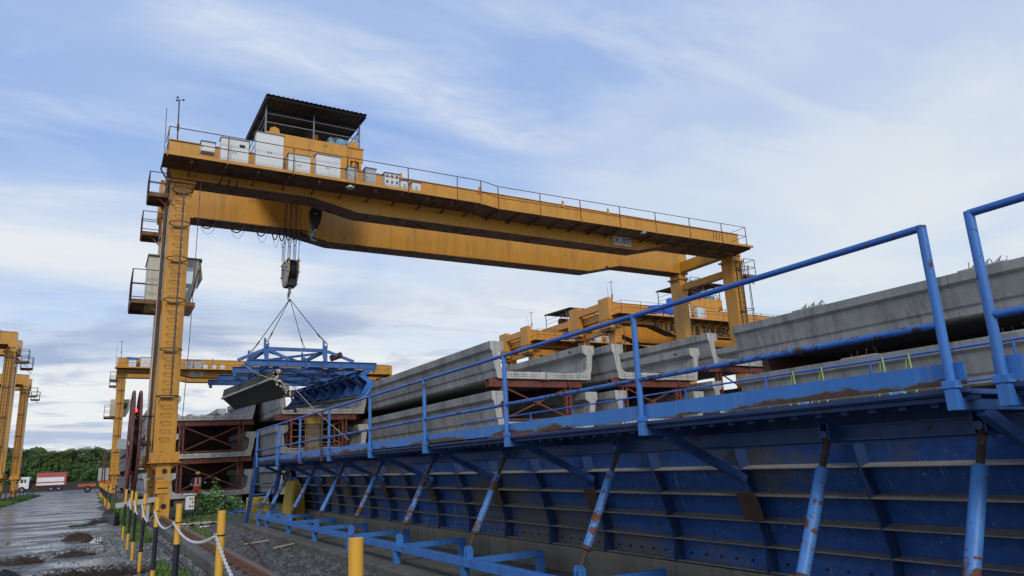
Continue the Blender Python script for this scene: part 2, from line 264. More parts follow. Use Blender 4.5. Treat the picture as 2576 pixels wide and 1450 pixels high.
# ------------------------------------------------------------------ mesh builder
col=C.collection
class MB:
    def __init__(s): s.v=[]; s.f=[]; s.mi=[]; s.sm=[]; s.cur=0; s.smooth=False
    def _add(s,vs,fs,smooth=None):
        n=len(s.v); s.v+= [tuple(p) for p in vs]
        for f in fs: s.f.append([n+i for i in f]); s.mi.append(s.cur); s.sm.append(s.smooth if smooth is None else smooth)
        return s
    def box(s,x0,x1,y0,y1,z0,z1):
        vs=[(x0,y0,z0),(x1,y0,z0),(x1,y1,z0),(x0,y1,z0),(x0,y0,z1),(x1,y0,z1),(x1,y1,z1),(x0,y1,z1)]
        return s._add(vs,[(3,2,1,0),(4,5,6,7),(0,1,5,4),(1,2,6,5),(2,3,7,6),(3,0,4,7)])
    def beam(s,p,q,w,h,up=(0,0,1)):
        p=V(p);q=V(q);d=(q-p).normalized();u=V(up)
        if abs(d.dot(u))>.98: u=V((0,1,0))
        r=d.cross(u).normalized();u=r.cross(d)
        vs=[c+r*a*w/2+u*b*h/2 for c in (p,q) for a,b in ((-1,-1),(1,-1),(1,1),(-1,1))]
        return s._add(vs,[(0,1,2,3),(7,6,5,4),(0,4,5,1),(1,5,6,2),(2,6,7,3),(3,7,4,0)])
    def ibeam(s,p,q,w,h,t=.02,up=(0,0,1)):
        p=V(p);q=V(q);d=(q-p).normalized();u=V(up)
        if abs(d.dot(u))>.98: u=V((0,1,0))
        r=d.cross(u).normalized();u=r.cross(d); o=u*(h/2-t/2)
        s.beam(p+o,q+o,w,t,u); s.beam(p-o,q-o,w,t,u); return s.beam(p,q,t*.7,h-2*t,u)
    def tube(s,p,q,r,n=8,r2=None,cap=True):
        p=V(p);q=V(q);d=(q-p)
        if d.length<1e-6: return s
        d.normalize(); u=V((0,0,1)) if abs(d.z)<.95 else V((0,1,0)); a=d.cross(u).normalized();b=a.cross(d); r2=r if r2 is None else r2
        vs=[c+(a*math.cos(t)+b*math.sin(t))*rr for c,rr in ((p,r),(q,r2)) for t in [2*math.pi*i/n for i in range(n)]]
        s._add(vs,[(i,(i+1)%n,n+(i+1)%n,n+i) for i in range(n)],True)
        if cap: s._add(vs,[tuple(range(n))[::-1],tuple(range(n,2*n))],False)
        return s
    def path(s,pts,r,n=6):
        for i in range(len(pts)-1): s.tube(pts[i],pts[i+1],r,n,cap=i in(0,len(pts)-2))
        return s
    def prism(s,poly,ax,a0,a1,capmat=None):
        # poly: 2D points; ax: axis of extrusion; remaining axes in xyz order
        def P(p,a): return {'x':(a,p[0],p[1]),'y':(p[0],a,p[1]),'z':(p[0],p[1],a)}[ax]
        n=len(poly); vs=[P(p,a0) for p in poly]+[P(p,a1) for p in poly]
        s._add(vs,[(i,(i+1)%n,n+(i+1)%n,n+i) for i in range(n)])
        c=s.cur
        if capmat is not None: s.cur=capmat
        s._add(vs,[tuple(range(n))[::-1],tuple(range(n,2*n))]); s.cur=c
        return s
    def ring(s,c,r,t,ax='z',n=18,a0=0,a1=2*math.pi):
        c=V(c);pts=[]
        for i in range(n+1):
            a=a0+(a1-a0)*i/n; x,y=r*math.cos(a),r*math.sin(a)
            pts.append(c+{'z':V((x,y,0)),'x':V((0,x,y)),'y':V((x,0,y))}[ax])
        return s.path(pts,t,5)
    def disc(s,c,r,ax,t,n=24):
        c=V(c);d={'x':V((1,0,0)),'y':V((0,1,0)),'z':V((0,0,1))}[ax]
        return s.tube(c-d*t/2,c+d*t/2,r,n)
    def build(s,name,mat,parent=None,local=False,bevel=0,recalc=True):
        me=bpy.data.meshes.new(name); off=V((0,0,0))
        p=parent
        while p is not None and not local: off+=V(p.location); p=p.parent
        me.from_pydata([tuple(V(v)-off) for v in s.v] if not local else s.v,[],s.f)
        for m in (mat if isinstance(mat,(list,tuple)) else [mat]): me.materials.append(m)
        me.polygons.foreach_set('material_index',s.mi); me.polygons.foreach_set('use_smooth',s.sm)
        me.update()
        if recalc and len(s.f)<20000:
            import bmesh
            bm=bmesh.new(); bm.from_mesh(me); bmesh.ops.recalc_face_normals(bm,faces=bm.faces); bm.to_mesh(me); bm.free()
        o=bpy.data.objects.new(name,me); col.objects.link(o); o.parent=parent
        if bevel: b=o.modifiers.new('b','BEVEL'); b.width=bevel; b.segments=2; b.limit_method='ANGLE'
        return o
def tag(o,label=None,cat=None,group=None,kind=None):
    if label:o['label']=label
    if cat:o['category']=cat
    if group:o['group']=group
    if kind:o['kind']=kind
    return o
def thing(name,label,cat,loc=(0,0,0),group=None):
    o=bpy.data.objects.new(name,None); col.objects.link(o); o.location=loc; o.empty_display_size=.3
    return tag(o,label,cat,group)
def text(name,body,mat,parent,loc,size,rot=(math.pi/2,0,0),sx=1.,ext=.004,bold=0.0):
    cu=bpy.data.curves.new(name,'FONT'); cu.body=body; cu.size=size; cu.extrude=ext; cu.offset=bold; cu.resolution_u=3
    o=bpy.data.objects.new(name,cu); col.objects.link(o); dg=bpy.context.evaluated_depsgraph_get(); me=bpy.data.meshes.new_from_object(o.evaluated_get(dg))
    bpy.data.objects.remove(o); bpy.data.curves.remove(cu)
    mt=Matrix.Translation(loc)@Matrix.Rotation(rot[2],4,'Z')@Matrix.Rotation(rot[0],4,'X')@Matrix.Diagonal((sx,1,1,1))
    me.transform(mt); me.materials.clear(); me.materials.append(mat)
    o=bpy.data.objects.new(name,me); col.objects.link(o); o.parent=parent; return o
def copy_tree(o,parent=None):
    c=o.copy(); col.objects.link(c); c.parent=parent
    for ch in list(o.children): copy_tree(ch,c)
    return c
# =================================================================== THE SETTING
# ground
def groundmat():
    m,nt,b=base('wet_gravel_ground')
    g=tex(nt,1.2,8,.7); f=tex(nt,16,8,.75); big=tex(nt,.16,4,.6)
    c=mix(nt,ramp(nt,g,[(.3,0),(.7,1)]),(.022,.021,.019),(.060,.058,.054))
    c=mix(nt,ramp(nt,f,[(.5,0),(.74,1)]),c,(.15,.15,.14))
    c=mix(nt,mth(nt,'MULTIPLY',ramp(nt,big,[(.52,0),(.66,1)]),.6),c,(.045,.05,.022))
    L(nt,c,b.inputs['Base Color']); L(nt,ramp(nt,g,[(.3,.45),(.6,.9)]),b.inputs['Roughness'])
    bump(nt,b,f,.7,.03); return m
def roadmat():
    m,nt,b=base('wet_road_surface')
    st=tex(nt,.5,7,.65,sc=(.55,1.1,1),dist=.5); g=tex(nt,1.3,6,.68,sc=(.6,1.7,1)); f=tex(nt,22,6,.7)
    k=mth(nt,'ADD',mth(nt,'MULTIPLY',st,.55),mth(nt,'MULTIPLY',g,.45))
    wet=ramp(nt,k,[(.44,0),(.53,1)])
    c=mix(nt,ramp(nt,f,[(.35,0),(.7,1)]),(.055,.052,.050),(.17,.168,.165))
    c=mix(nt,mth(nt,'MULTIPLY',wet,.6),c,(.075,.077,.085))
    L(nt,c,b.inputs['Base Color']); b.inputs['Specular IOR Level'].default_value=.5
    L(nt,mix(nt,wet,(.75,.75,.75),(.17,.17,.17)),b.inputs['Roughness'])
    n=N(nt,'ShaderNodeBump'); n.inputs['Distance'].default_value=.03
    L(nt,mth(nt,'ADD',mth(nt,'MULTIPLY',mth(nt,'SUBTRACT',1,wet),.8),.06),n.inputs['Strength']); L(nt,mth(nt,'ADD',mth(nt,'MULTIPLY',f,.4),g),n.inputs['Height']); L(nt,n.outputs[0],b.inputs['Normal'])
    return m
g=MB(); g.box(-1500,1500,-60,2500,-1,0); tag(g.build('ground',groundmat()),kind='structure')
g=MB(); n=40
xs=lambda y:(-5.6+.18*math.sin(y*.31)+.1*math.sin(y*1.3), .42+.16*math.sin(y*.47+1)+.08*math.sin(y*1.9))
vs=[];fs=[]
ys=[-6+i*1.0 for i in range(118)]
for y in ys:
    a,b=xs(y); vs+=[(a,y,.005),((a+b)/2,y,.006),(b,y,.005)]
for i in range(len(ys)-1):
    for k in (0,1): fs.append((i*3+k,i*3+k+1,i*3+k+4,i*3+k+3))
g._add(vs,fs); RD=roadmat(); tag(g.build('road',RD),kind='structure')
g=MB(); g.box(-60,14,112,160,-.2,.009); tag(g.build('cross_road',RD),kind='structure')
# puddle
def puddlemat():
    m,nt,b=base('puddle_water'); b.inputs['Base Color'].default_value=(.03,.03,.03,1); b.inputs['Roughness'].default_value=.03; b.inputs['Specular IOR Level'].default_value=.6; return m
PU=puddlemat()
def puddle(cx,cy,rx,ry,z=.012):
    g=MB(); pts=[]
    for i in range(22):
        a=2*math.pi*i/22; k=.75+.35*R.random(); pts.append((cx+rx*k*math.cos(a),cy+ry*k*math.sin(a),z))
    g._add(pts,[tuple(range(22))]); return g
for nm,a in (('puddle',(.05,23.2,.28,1.3)),('puddle',(-.3,31,.5,1.0))):
    tag(puddle(*a).build(nm,PU),kind='structure')
# grass verges: many blades, one object per stretch
def grass(areas,n,hmin,hmax,seed):
    r=random.Random(seed); g=MB()
    for _ in range(n):
        x0,x1,y0,y1=r.choice(areas); x=r.uniform(x0,x1);y=r.uniform(y0,y1);h=r.uniform(hmin,hmax)
        a=r.uniform(0,6.28);dx,dy=math.cos(a),math.sin(a);w=h*.09+.006;l=h*r.uniform(.1,.5)
        g._add([(x-dy*w,y+dx*w,0),(x+dy*w,y-dx*w,0),(x+dx*l*.5+dy*w*.6,y+dy*l*.5-dx*w*.6,h*.6),(x+dx*l,y+dy*l,h)],[(0,1,2),(0,2,3)])
    return g
tag(grass([(.85,1.55,26,60),(.9,1.4,20.5,26),(.5,1.3,60,105)],9000,.05,.2,1).build('grass',M['grass'],recalc=False),'green grass verge between the striped posts and the crane rail','grass',kind='stuff')
tag(grass([(-6.6,-5.5,40,100),(-7.4,-5.5,60,105)],9000,.1,.35,2).build('grass',M['grass'],recalc=False),'long grass verge along the left edge of the wet road','grass',kind='stuff')
tag(grass([(2.4,4.4,27.5,31),(3.2,5.4,30,35),(2.4,8,33,41),(2.4,2.9,21,25)],4200,.03,.12,3).build('grass',M['grass'],recalc=False),'low grass patches around the bush and the crane rail','grass',kind='stuff')
tag(grass([(1.0,1.25,12.2,15.5),(.9,1.5,11,14)],1300,.04,.13,4).build('grass',M['grass'],recalc=False),'small grass tuft at the foot of the near striped posts','grass',kind='stuff')
# loose stones
def stones(n,seed,xr,yr,s0,s1):
    r=random.Random(seed); g=MB()
    for _ in range(n):
        y=r.uniform(*yr); x=r.uniform(*xr); s=r.uniform(s0,s1)*(1 if r.random()>.06 else 2.2)
        vs=[(x+r.uniform(-1,1)*s,y+r.uniform(-1,1)*s,-.01) for _ in range(4)]
        vs=[(x-s*r.uniform(.6,1),y-s*r.uniform(.6,1),-.01),(x+s*r.uniform(.6,1),y-s*r.uniform(.5,1),-.01),(x+s*r.uniform(.6,1),y+s*r.uniform(.6,1),-.01),(x-s*r.uniform(.5,1),y+s*r.uniform(.6,1),-.01),(x+r.uniform(-.4,.4)*s,y+r.uniform(-.4,.4)*s,s*r.uniform(.5,1.1))]
        g._add(vs,[(0,1,4),(1,2,4),(2,3,4),(3,0,4)])
    return g
tag(stones(5200,5,(.3,1.7),(9,30),.008,.035).build('gravel',concrete('gravel_stone',(.2,.2,.19),.4,.5),recalc=False),'grey gravel and pebbles beside the crane rail plinth','gravel',kind='stuff')
tag(stones(5000,6,(2.2,3.85),(8,32),.008,.04).build('gravel',concrete('dark_gravel_stone',(.12,.115,.105),.4,.5),recalc=False),'dark rubble between the rail and the concrete casting bed','gravel',kind='stuff')
tag(stones(2500,8,(-5.0,.5),(14,26),.006,.03).build('gravel',concrete('road_stone',(.09,.088,.08),.4,.5),recalc=False),'scattered stones and mud clods on the wet road','gravel',kind='stuff')
# rail plinths with rails (left one near, right one beyond)
def rail(x,y0,y1,label):
    t=thing('crane_rail',label,'rail',(x,y0,0))
    p=MB(); p.box(x-.30,x+.30,y0,y1,-.05,.2); p.build('concrete_plinth',M['cond'],t,bevel=.02)
    r=MB(); r.box(x-.075,x+.075,y0,y1,.203,.22); r.box(x-.012,x+.012,y0,y1,.22,.29); r.box(x-.036,x+.036,y0,y1,.29,.33); r.build('steel_rail',M['railsteel'],t)
    c=MB()
    y=max(y0,8)
    while y<min(y1,50):
        c.box(x-.13,x-.06,y,y+.1,.221,.25); c.box(x+.06,x+.13,y,y+.1,.221,.25); y+=.6
    if c.v: tag(c.build('rail_clips',M['rusty'],t),kind='stuff')
rail(2.02,-4,112,'rusty crane rail on a dirty concrete plinth beside the striped posts')
rail(32.0,10,112,'far crane rail under the right hand legs of the big gantry')
rail(-7.0,20,112,'crane rail along the left side of the wet road')
# =================================================================== CRANES
def crane(X,Y,ye,yc,label,full=True,detail='main'):
    """local x 0 = left leg centre, y 0 = front face of near girder; ye = yellow material"""
    t=thing('gantry_crane',label,'crane',(X,Y,0))
    G=lambda mb,name,mat,par=t,**k: mb.build(name,mat,par,local=True,**k)
    ends=(-.52,30.4)
    prof=[(ends[0],14.2),(ends[1],14.2),(ends[1],12.88),(24.75,12.88),(22.4,12.32),(6.95,12.28),(5.0,12.68),(ends[0],12.68)]
    if detail=='text': prof=[(ends[0],14.2),(ends[1],14.2),(ends[1],12.6),(26.5,12.6),(24.2,11.8),(6.1,11.8),(3.9,12.5),(ends[0],12.5)]
    for y0 in (0,4.45):
        g=MB(); g.prism(prof,'y',y0,y0+.95)
        gi=G(g,'main_girder',ye,bevel=.012)
        s=MB()
        for xx in (-.3,3.1,6.2,9.3,12.4,15.5,18.6,21.7,24.9,27.5,29.9): s.box(xx,xx+.014,y0-.004,y0+.001,12.9,14.18)
        s.box(ends[0],ends[1],y0-.05,y0+1.0,14.203,14.23)
        G(s,'top_flange',ye,gi)
        s=MB(); bp=prof[2:][::1]
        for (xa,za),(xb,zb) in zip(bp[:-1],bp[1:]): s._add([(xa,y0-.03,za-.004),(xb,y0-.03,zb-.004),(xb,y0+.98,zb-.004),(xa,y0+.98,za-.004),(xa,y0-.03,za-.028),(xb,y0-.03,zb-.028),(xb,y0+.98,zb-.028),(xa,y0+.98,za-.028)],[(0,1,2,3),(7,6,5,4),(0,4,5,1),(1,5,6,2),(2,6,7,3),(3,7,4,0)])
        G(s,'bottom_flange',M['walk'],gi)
        r=MB(); r.box(.2,29.7,y0+.44,y0+.5,14.233,14.33); G(r,'trolley_rail',M['railsteel'],gi)
        for xx in (12.9,17.7,20.6,8.9):
            k=MB(); k.prism([(xx-.07,14.1),(xx+.07,14.1),(xx+.07,14.4),(xx,14.46),(xx-.07,14.4)],'y',y0-.06,y0-.03); G(k,'lifting_lug',ye,gi)
    # end ties between the girders
    for xa in (-.45,29.75):
        g=MB(); g.box(xa,xa+.5,.953,4.447,12.95,13.6); G(g,'end_tie_beam',ye,bevel=.01)
        g=MB(); g.box(xa+.1,xa+.45,.953,4.447,11.75,12.15); G(g,'leg_tie_beam',ye,bevel=.01)
    # legs
    for xc,flip in ((0,1),(30.05,-1)):
        for y0 in (0,4.45):
            xo=xc; a=.38
            if xc>1 and y0>0: a=.29; xc=29.93
            g=MB()
            g._add([(xc-a+.10,y0+.08,2.12),(xc+a-.0+.05,y0+.08,2.12),(xc+a+.05,y0+.87,2.12),(xc-a+.10,y0+.87,2.12),
                    (xc-a,y0+.03,12.5),(xc+a,y0+.03,12.5),(xc+a,y0+.92,12.5),(xc-a,y0+.92,12.5)],[(3,2,1,0),(4,5,6,7),(0,1,5,4),(1,2,6,5),(2,3,7,6),(3,0,4,7)])
            lg=G(g,'leg',ye,bevel=.01)
            f=MB(); f.box(xc-a-.12,xc+a+.12,y0-.08,y0+1.03,12.503,12.545); f.box(xc-a-.12,xc+a+.12,y0-.08,y0+1.03,12.55,12.59); f.box(xc-a+.02,xc+a-.02,y0+.05,y0+.9,12.592,12.86 if xc>1 else 12.66)
            for i in range(5):
                xx=xc-a-.02+i*(2*a+.04)/4
                f.prism([(y0-.06,12.5),(y0+.05,12.5),(y0+.05,12.28)],'x',xx-.01,xx+.01)
                f.prism([(y0-.06,12.592),(y0+.0,12.592),(y0+.0,12.8)],'x',xx-.01,xx+.01)
                yy=y0+.06+i*.2
                for sgn in (-1,1):
                    f.prism([(xc+sgn*(a+.1),12.5),(xc+sgn*(a-.02),12.5),(xc+sgn*(a-.02),12.26)],'y',yy-.01,yy+.01)
            G(f,'bolted_flange',ye,lg)
            # ladder rungs and safety cage on the front face
            if y0==0:
                l=MB(); z=2.9; k=0
                while z<12.1:
                    o=.1*(12.5-z)/10.4; xm=xc-.02+o*.5
                    l.path([(xm-.14,y0+.06,z),(xm-.14,y0-.10,z),(xm+.16,y0-.10,z),(xm+.16,y0+.06,z)],.011,5); z+=.285
                if xc>1: l.beam((xc-.2,y0-.05,2.6),(xc-.2,y0-.05,12.4),.03,.05); l.beam((xc+.2,y0-.05,2.6),(xc+.2,y0-.05,12.4),.03,.05)
                ld=G(l,'ladder',M['brown'] if xc<1 else M['rail'])
                c=MB()
                for z in (12.1,10.75,9.38,7.82,6.0,4.33) if xc<1 else (12.0,9.5,7.0,4.6):
                    c.ring((xc+.02,y0-.32,z),.36,.02,'z',20,math.radians(-245),math.radians(65)); 
                    c.box(xc-.17,xc+.2,y0-.04,y0+.02,z-.06,z-.01)
                c.beam((xc+.10,y0-.68,4.33),(xc+.06,y0-.68,12.1),.055,.02,(0,1,0))
                if xc>1: c.tube((xc+.36,y0-.33,4.6),(xc+.37,y0-.33,12.0),.015); c.tube((xc-.3,y0-.33,4.6),(xc-.3,y0-.33,12.0),.015)
                G(c,'safety_cage',M['rail'],ld)
            # foot: flared flange, bogie plates and wheels
            b=MB()
            b.prism([(xc-.42,2.42),(xc-.34,2.08),(xc+.50,2.08),(xc+.58,2.42)],'y',y0-.02,y0+.02)
            b.box(xc-.46,xc+.62,y0-.16,y0+1.1,2.045,2.075)
            for i in range(5):
                xx=xc-.38+i*.23; b.prism([(y0-.14,2.08),(y0+.06,2.08),(y0+.06,2.42)],'x',xx-.012,xx+.012)
            for sgn in (-1,1): b.prism([(xc+.08+sgn*.52,2.04),(xc+.08+sgn*.24,2.04),(xc+.08+sgn*.24,1.82)],'y',y0+.1,y0+.14)
            b.box(xc-.15,xc+.32,y0+.02,y0+.9,1.55,2.04)
            b.box(xc-.13,xc+.34,y0-.04,y0+.96,1.02,1.5)
            bo=G(b,'bogie_frame',ye,lg,bevel=.01)
            b=MB()
            for yy in (y0-.55,y0+.95):
                b.prism([(yy+.1,.98),(yy+.62,.98),(yy+.7,.65),(yy+.52,.42),(yy+.05,.42),(yy-.12,.65)],'x',xc-.02,xc+.02)
                b.prism([(yy+.1,.98),(yy+.62,.98),(yy+.7,.65),(yy+.52,.42),(yy+.05,.42),(yy-.12,.65)],'x',xc+.2,xc+.24)
                b.box(xc-.08,xc+.3,yy-.16,yy-.1,.22,1.0)
            b.box(xc-.06,xc+.28,y0-.5,y0+1.5,.72,1.0)
            G(b,'wheel_box',ye,lg,bevel=.008)
            b=MB()
            for yy in (y0-.3,y0+1.2): b.disc((xc+.1,yy,.55),.22,'x',.14,20)
            G(b,'wheel',M['rusty'],lg)
            b=MB(); b.disc((xc+.12,y0+.0,1.78),.08,'y',.06,16); b.box(xc-.06,xc+.26,y0-.045,y0-.005,1.18,1.22); b.disc((xc+.11,y0-.7,.62),.09,'y',.05,14)
            for i in range(4): b.disc((xc-.05+.1*i,y0-.05,1.42-.03*(i%2)),.014,'y',.03,6)
            G(b,'bolt_plate',M['black'],lg)
        xc=xo; g=MB(); g.box(xc-.2,xc+.3,1.0,4.4,2.1,2.6); G(g,'sill_beam',ye,bevel=.01)
    # landing platforms left and right
    def platform(x0,x1,y0,y1,z,hh=1.0,sides='LFB',mat=ye):
        p=MB(); p.box(x0,x1,y0,y1,z-.04,z); p.box(x0,x1,y0,y0+.03,z-.16,z-.042); p.box(x0,x1,y1-.03,y1,z-.16,z-.042); p.box(x0,x0+.03,y0+.03,y1-.03,z-.16,z-.042)
        p.beam(((x0+x1)/2,y0+.2,z-.16),(x1,y0+.2,z-.5),.05,.05); 
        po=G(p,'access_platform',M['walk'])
        r=MB(); pts=[(x0,y0),(x1,y0),(x1,y1),(x0,y1)]
        seg={'F':(0,1),'R':(1,2),'B':(2,3),'L':(3,0)}
        for sd in sides:
            a,b=[pts[i] for i in seg[sd]]
            for zz in (z+hh,z+hh*.5): r.tube((*a,zz),(*b,zz),.018)
            for q in (a,b): r.tube((*q,z-.1),(*q,z+hh),.022)
        G(r,'handrail',M['rail'],po)
    platform(-1.1,-.4,-.25,.9,11.9,.8); platform(-1.1,-.4,4.2,5.3,11.75,.9)
    platform(30.5,31.4,-.1,.8,11.75,.95,'FRB'); platform(30.5,31.4,4.4,5.2,11.75,.95,'FRB')
    # walkway along the front with brackets and railing
    wk=MB()
    for (xa,xb,za,zb) in ((-.75,12.15,13.05,13.05),(12.15,13.1,13.05,12.92),(13.1,29.9,12.92,12.98)):
        wk._add([(xa,-1.4,za),(xb,-1.4,zb),(xb,-.01,zb),(xa,-.01,za),(xa,-1.4,za-.03),(xb,-1.4,zb-.03),(xb,-.01,zb-.03),(xa,-.01,za-.03)],[(0,1,2,3),(7,6,5,4),(0,4,5,1),(1,5,6,2),(2,6,7,3),(3,7,4,0)])
        wk._add([(xa,-1.44,za+.05),(xb,-1.44,zb+.05),(xb,-1.403,zb+.05),(xa,-1.403,za+.05),(xa,-1.44,za-.07),(xb,-1.44,zb-.07),(xb,-1.403,zb-.07),(xa,-1.403,za-.07)],[(0,1,2,3),(7,6,5,4),(0,4,5,1),(1,5,6,2),(2,6,7,3),(3,7,4,0)])
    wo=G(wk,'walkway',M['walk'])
    eg=MB()
    for (xa,xb,za,zb) in ((-.75,12.15,13.05,13.05),(12.15,13.1,13.05,12.92),(13.1,29.9,12.92,12.98)): eg.beam((xa,-1.447,za-.0),(xb,-1.447,zb-.0),.006,.12)
    G(eg,'walkway_edge',ye,wo)
    x=.2
    while x<29.8:
        zf=12.88; br=MB()
        br.prism([(-1.38,zf),(-.0,zf),(-.0,zf-.13),(-1.38,zf-.07)],'x',x-.012,x+.012); x+=1.18
        if 20.7<x-1.18<22.0 and detail=='main': continue
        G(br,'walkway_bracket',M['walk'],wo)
    posts=[-.63,1.42,3.86,6.36,8.7,11.04,12.23,13.12,15.41,17.75,20.22,22.6,25.02,27.45,29.38]
    zt=lambda x: 14.08+.001*x if x<12.3 else 13.95+.008*(x-13)
    for x in posts: p=MB(); p.beam((x,-1.45,zt(x)-1.18),(x,-1.45,zt(x)),.035,.035); G(p,'railing_post',M['brown'],wo)
    r=MB()
    for k in (0,.55):
        for a,b in zip(posts[:-1],posts[1:]): r.tube((a,-1.45,zt(a)-k),(b,-1.45,zt(b)-k),.017,6)
    for k in (0,.55,1.0): r.tube((posts[-1],-1.45,14.08-k),(posts[-1],-.1,14.08-k),.015); 
    for k in (0,.55): r.tube((posts[0],-1.45,14.08-k),(posts[0],-.0,14.08-k),.015)
    G(r,'railing_rail',M['rail'],wo)
    # rear railing on far girder
    r=MB()
    for k in (0,.5): r.tube((-.5,5.6,15.2-k),(30.3,5.6,15.2-k),.014,5)
    for i in range(14): r.tube((-.4+i*2.35,5.6,14.2),(-.4+i*2.35,5.6,15.2),.014,5)
    # cabinets
    def cab(x0,x1,z1,z0=13.055,mat='white',doors=2,y0=-1.1,y1=-.72,louv=0,top=True):
        c=MB(); c.box(x0,x1,y0,y1,z0,z1); co=G(c,'electrical_cabinet',M[mat],bevel=.008)
        if top: k=MB(); k.box(x0-.03,x1+.03,y0-.04,y1+.03,z1+.002,z1+.03); G(k,'cabinet_top',M['lead'],co)
        if doors:
            w=(x1-x0)/doors
            for i in range(doors):
                d=MB(); d.box(x0+i*w+.012,x0+(i+1)*w-.012,y0-.014,y0-.002,z0+.02,z1-.02); do=G(d,'cabinet_door',M[mat],co)
                h=MB(); hx=x0+i*w+(w-.06 if i==0 and doors>1 else .05); h.box(hx-.012,hx+.012,y0-.03,y0-.016,(z0+z1)/2-.04,(z0+z1)/2+.04)
                G(h,'door_latch',M['black'],do)
        if louv:
            l=MB()
            for i in range(louv):
                cx=x0+(i+.5)*(x1-x0)/louv
                for j in range(6): l.box(cx-.05,cx+.05,y0-.012,y0-.002,z0+(z1-z0)*(.25+.09*j),z0+(z1-z0)*(.25+.09*j)+.012)
            G(l,'louvres',M['lead'],co)
        return co
    if detail=='main':
        cab(.50,.99,13.87,13.48,doors=1); a=cab(1.19,2.21,14.16); cab(2.47,3.52,14.66); cab(3.73,4.60,13.97); cab(4.83,5.84,14.16)
        s=MB(); s.box(1.86,2.06,-1.125,-1.117,13.86,13.98); G(s,'meter_panel',M['black'],a)
        cab(6.15,6.55,13.83,mat='grey',doors=1); cab(6.92,7.38,13.92,mat='grey',doors=1)
        for i in range(3): cab(7.77,8.42,13.33+.26*i,13.075+.26*i,'white',0,louv=3,top=i==2)
        cab(8.49,8.85,13.62,mat='white',doors=0,louv=1); cab(9.02,9.42,13.62,mat='white',doors=0,louv=1)
        # sign board
        s=MB(); s.box(20.74,21.96,-.09,-.07,12.44,13.0); s.box(20.8,20.84,-.069,-.002,12.6,12.64); s.box(21.86,21.9,-.069,-.002,12.6,12.64); so_=G(s,'load_sign',M['sign'])
        text('load_lettering','S.W.L.-100/25T',M['letter'],so_,(20.79,-.094,12.55),.46,sx=.395,bold=.005)
        # operator cab between the legs
        def shell(y):
            c=MB()
            c.prism([(-.84,9.95),(.32,9.95),(.32,8.2),(-.84,8.2)],'y',y,y+.04)
            c.prism([(.321,9.95),(.95,9.95),(.98,9.62),(.321,9.62)],'y',y,y+.04)
            c.prism([(.78,9.619),(.98,9.619),(.93,8.95),(.74,8.95)],'y',y,y+.04)
            c.prism([(.321,8.949),(.93,8.949),(.90,8.78),(.321,8.78)],'y',y,y+.04)
            c.prism([(.62,8.779),(.90,8.779),(.70,8.2),(.46,8.2)],'y',y,y+.04)
            c.prism([(.321,8.36),(.50,8.36),(.459,8.2),(.321,8.2)],'y',y,y+.04)
            return c
        cabo=G(shell(1.6),'operator_cab',M['cream'])
        c=MB(); c.box(-.84,-.80,1.641,3.359,8.2,9.95); G(c,'cab_side_wall',M['cream'],cabo)
        c=MB(); c.prism([(-.88,9.955),(1.02,9.955),(1.06,9.86),(1.05,9.99),(-.88,10.0)],'y',1.5,3.5); G(c,'cab_roof',M['lead'],cabo)
        c=MB(); c.beam((.98,1.62,9.62),(.70,1.62,8.2),.04,.04); c.beam((.98,3.38,9.62),(.70,3.38,8.2),.04,.04); c.prism([(1.0,9.85),(1.03,9.85),(1.12,9.2),(1.09,9.2)],'y',1.6,3.4); G(c,'front_visor',M['cream'],cabo)
        for nm,pl in (('cab_window',[(.321,9.619),(.78,9.619),(.74,8.951),(.321,8.951)]),('cab_window',[(.321,8.779),(.62,8.779),(.50,8.361),(.321,8.361)])):
            for yy in (1.615,): c=MB(); c.prism(pl,'y',yy,yy+.006); G(c,nm,M['clear'],cabo)
        c=MB(); c.box(.4,.62,2.2,2.7,8.2,9.1); G(c,'driver_seat',M['black'],cabo)
        c=MB(); c.box(-.84,.9,1.5,3.5,8.02,8.18); G(c,'cab_floor_frame',ye,cabo)
        platform(-1.35,-.3,1.2,3.4,8.12,1.15,'LFB')
        # floodlights under the walkway
        for x in (6.2,21.8):
            c=MB(); c.tube((x,-1.3,12.85),(x,-1.3,12.97),.05,10); c.disc((x,-1.3,12.83),.17,'z',.05,18); G(c,'floodlight',M['lampglass'])
        # black stripes of clamps
        c=MB()
        for x in (1.3,1.62,1.94): c.beam((x,-.02,12.55),(x+.1,-.02,12.9),.05,.02,(0,1,0))
        for x in (28.3,28.55,28.8): c.box(x,x+.03,-.012,-.003,13.1,14.1); c.box(x,x+.03,-.012,-.003,12.5,12.85)
        G(c,'cable_clamp',M['black'])
        c=MB(); c.prism([(23.6,12.72),(23.75,12.70),(23.78,12.78),(23.9,12.76),(23.95,12.66),(23.8,12.55),(23.66,12.6)],'y',4.44,4.446); G(c,'bare_patch',M['black'])
        # conduit and cable bundle left of near leg
        c=MB(); c.box(-.45,-.40,.1,.2,2.4,12.6); c.tube((-.47,.02,2.0),(-.50,.02,13.4),.035); c.tube((-.42,-.03,2.0),(-.47,-.03,12.9),.025)
        c.path([(-.50,.02,13.4),(-.7,-.1,13.2),(-.75,-.1,12.9),(-.55,0,12.6)],.03)
        G(c,'cable_duct',M['rail'])
        c=MB(); c.box(-.50,-.46,.7,.74,3.,12.0); G(c,'white_conduit',M['white'])
        c=MB(); c.path([(.62,-.5,12.4),(.62,-.45,9),(.6,-.45,6.5),(.52,-.4,2.6)],.012); G(c,'pull_cord',M['rail'])
        # cable reel
        c=MB(); X0=-.88
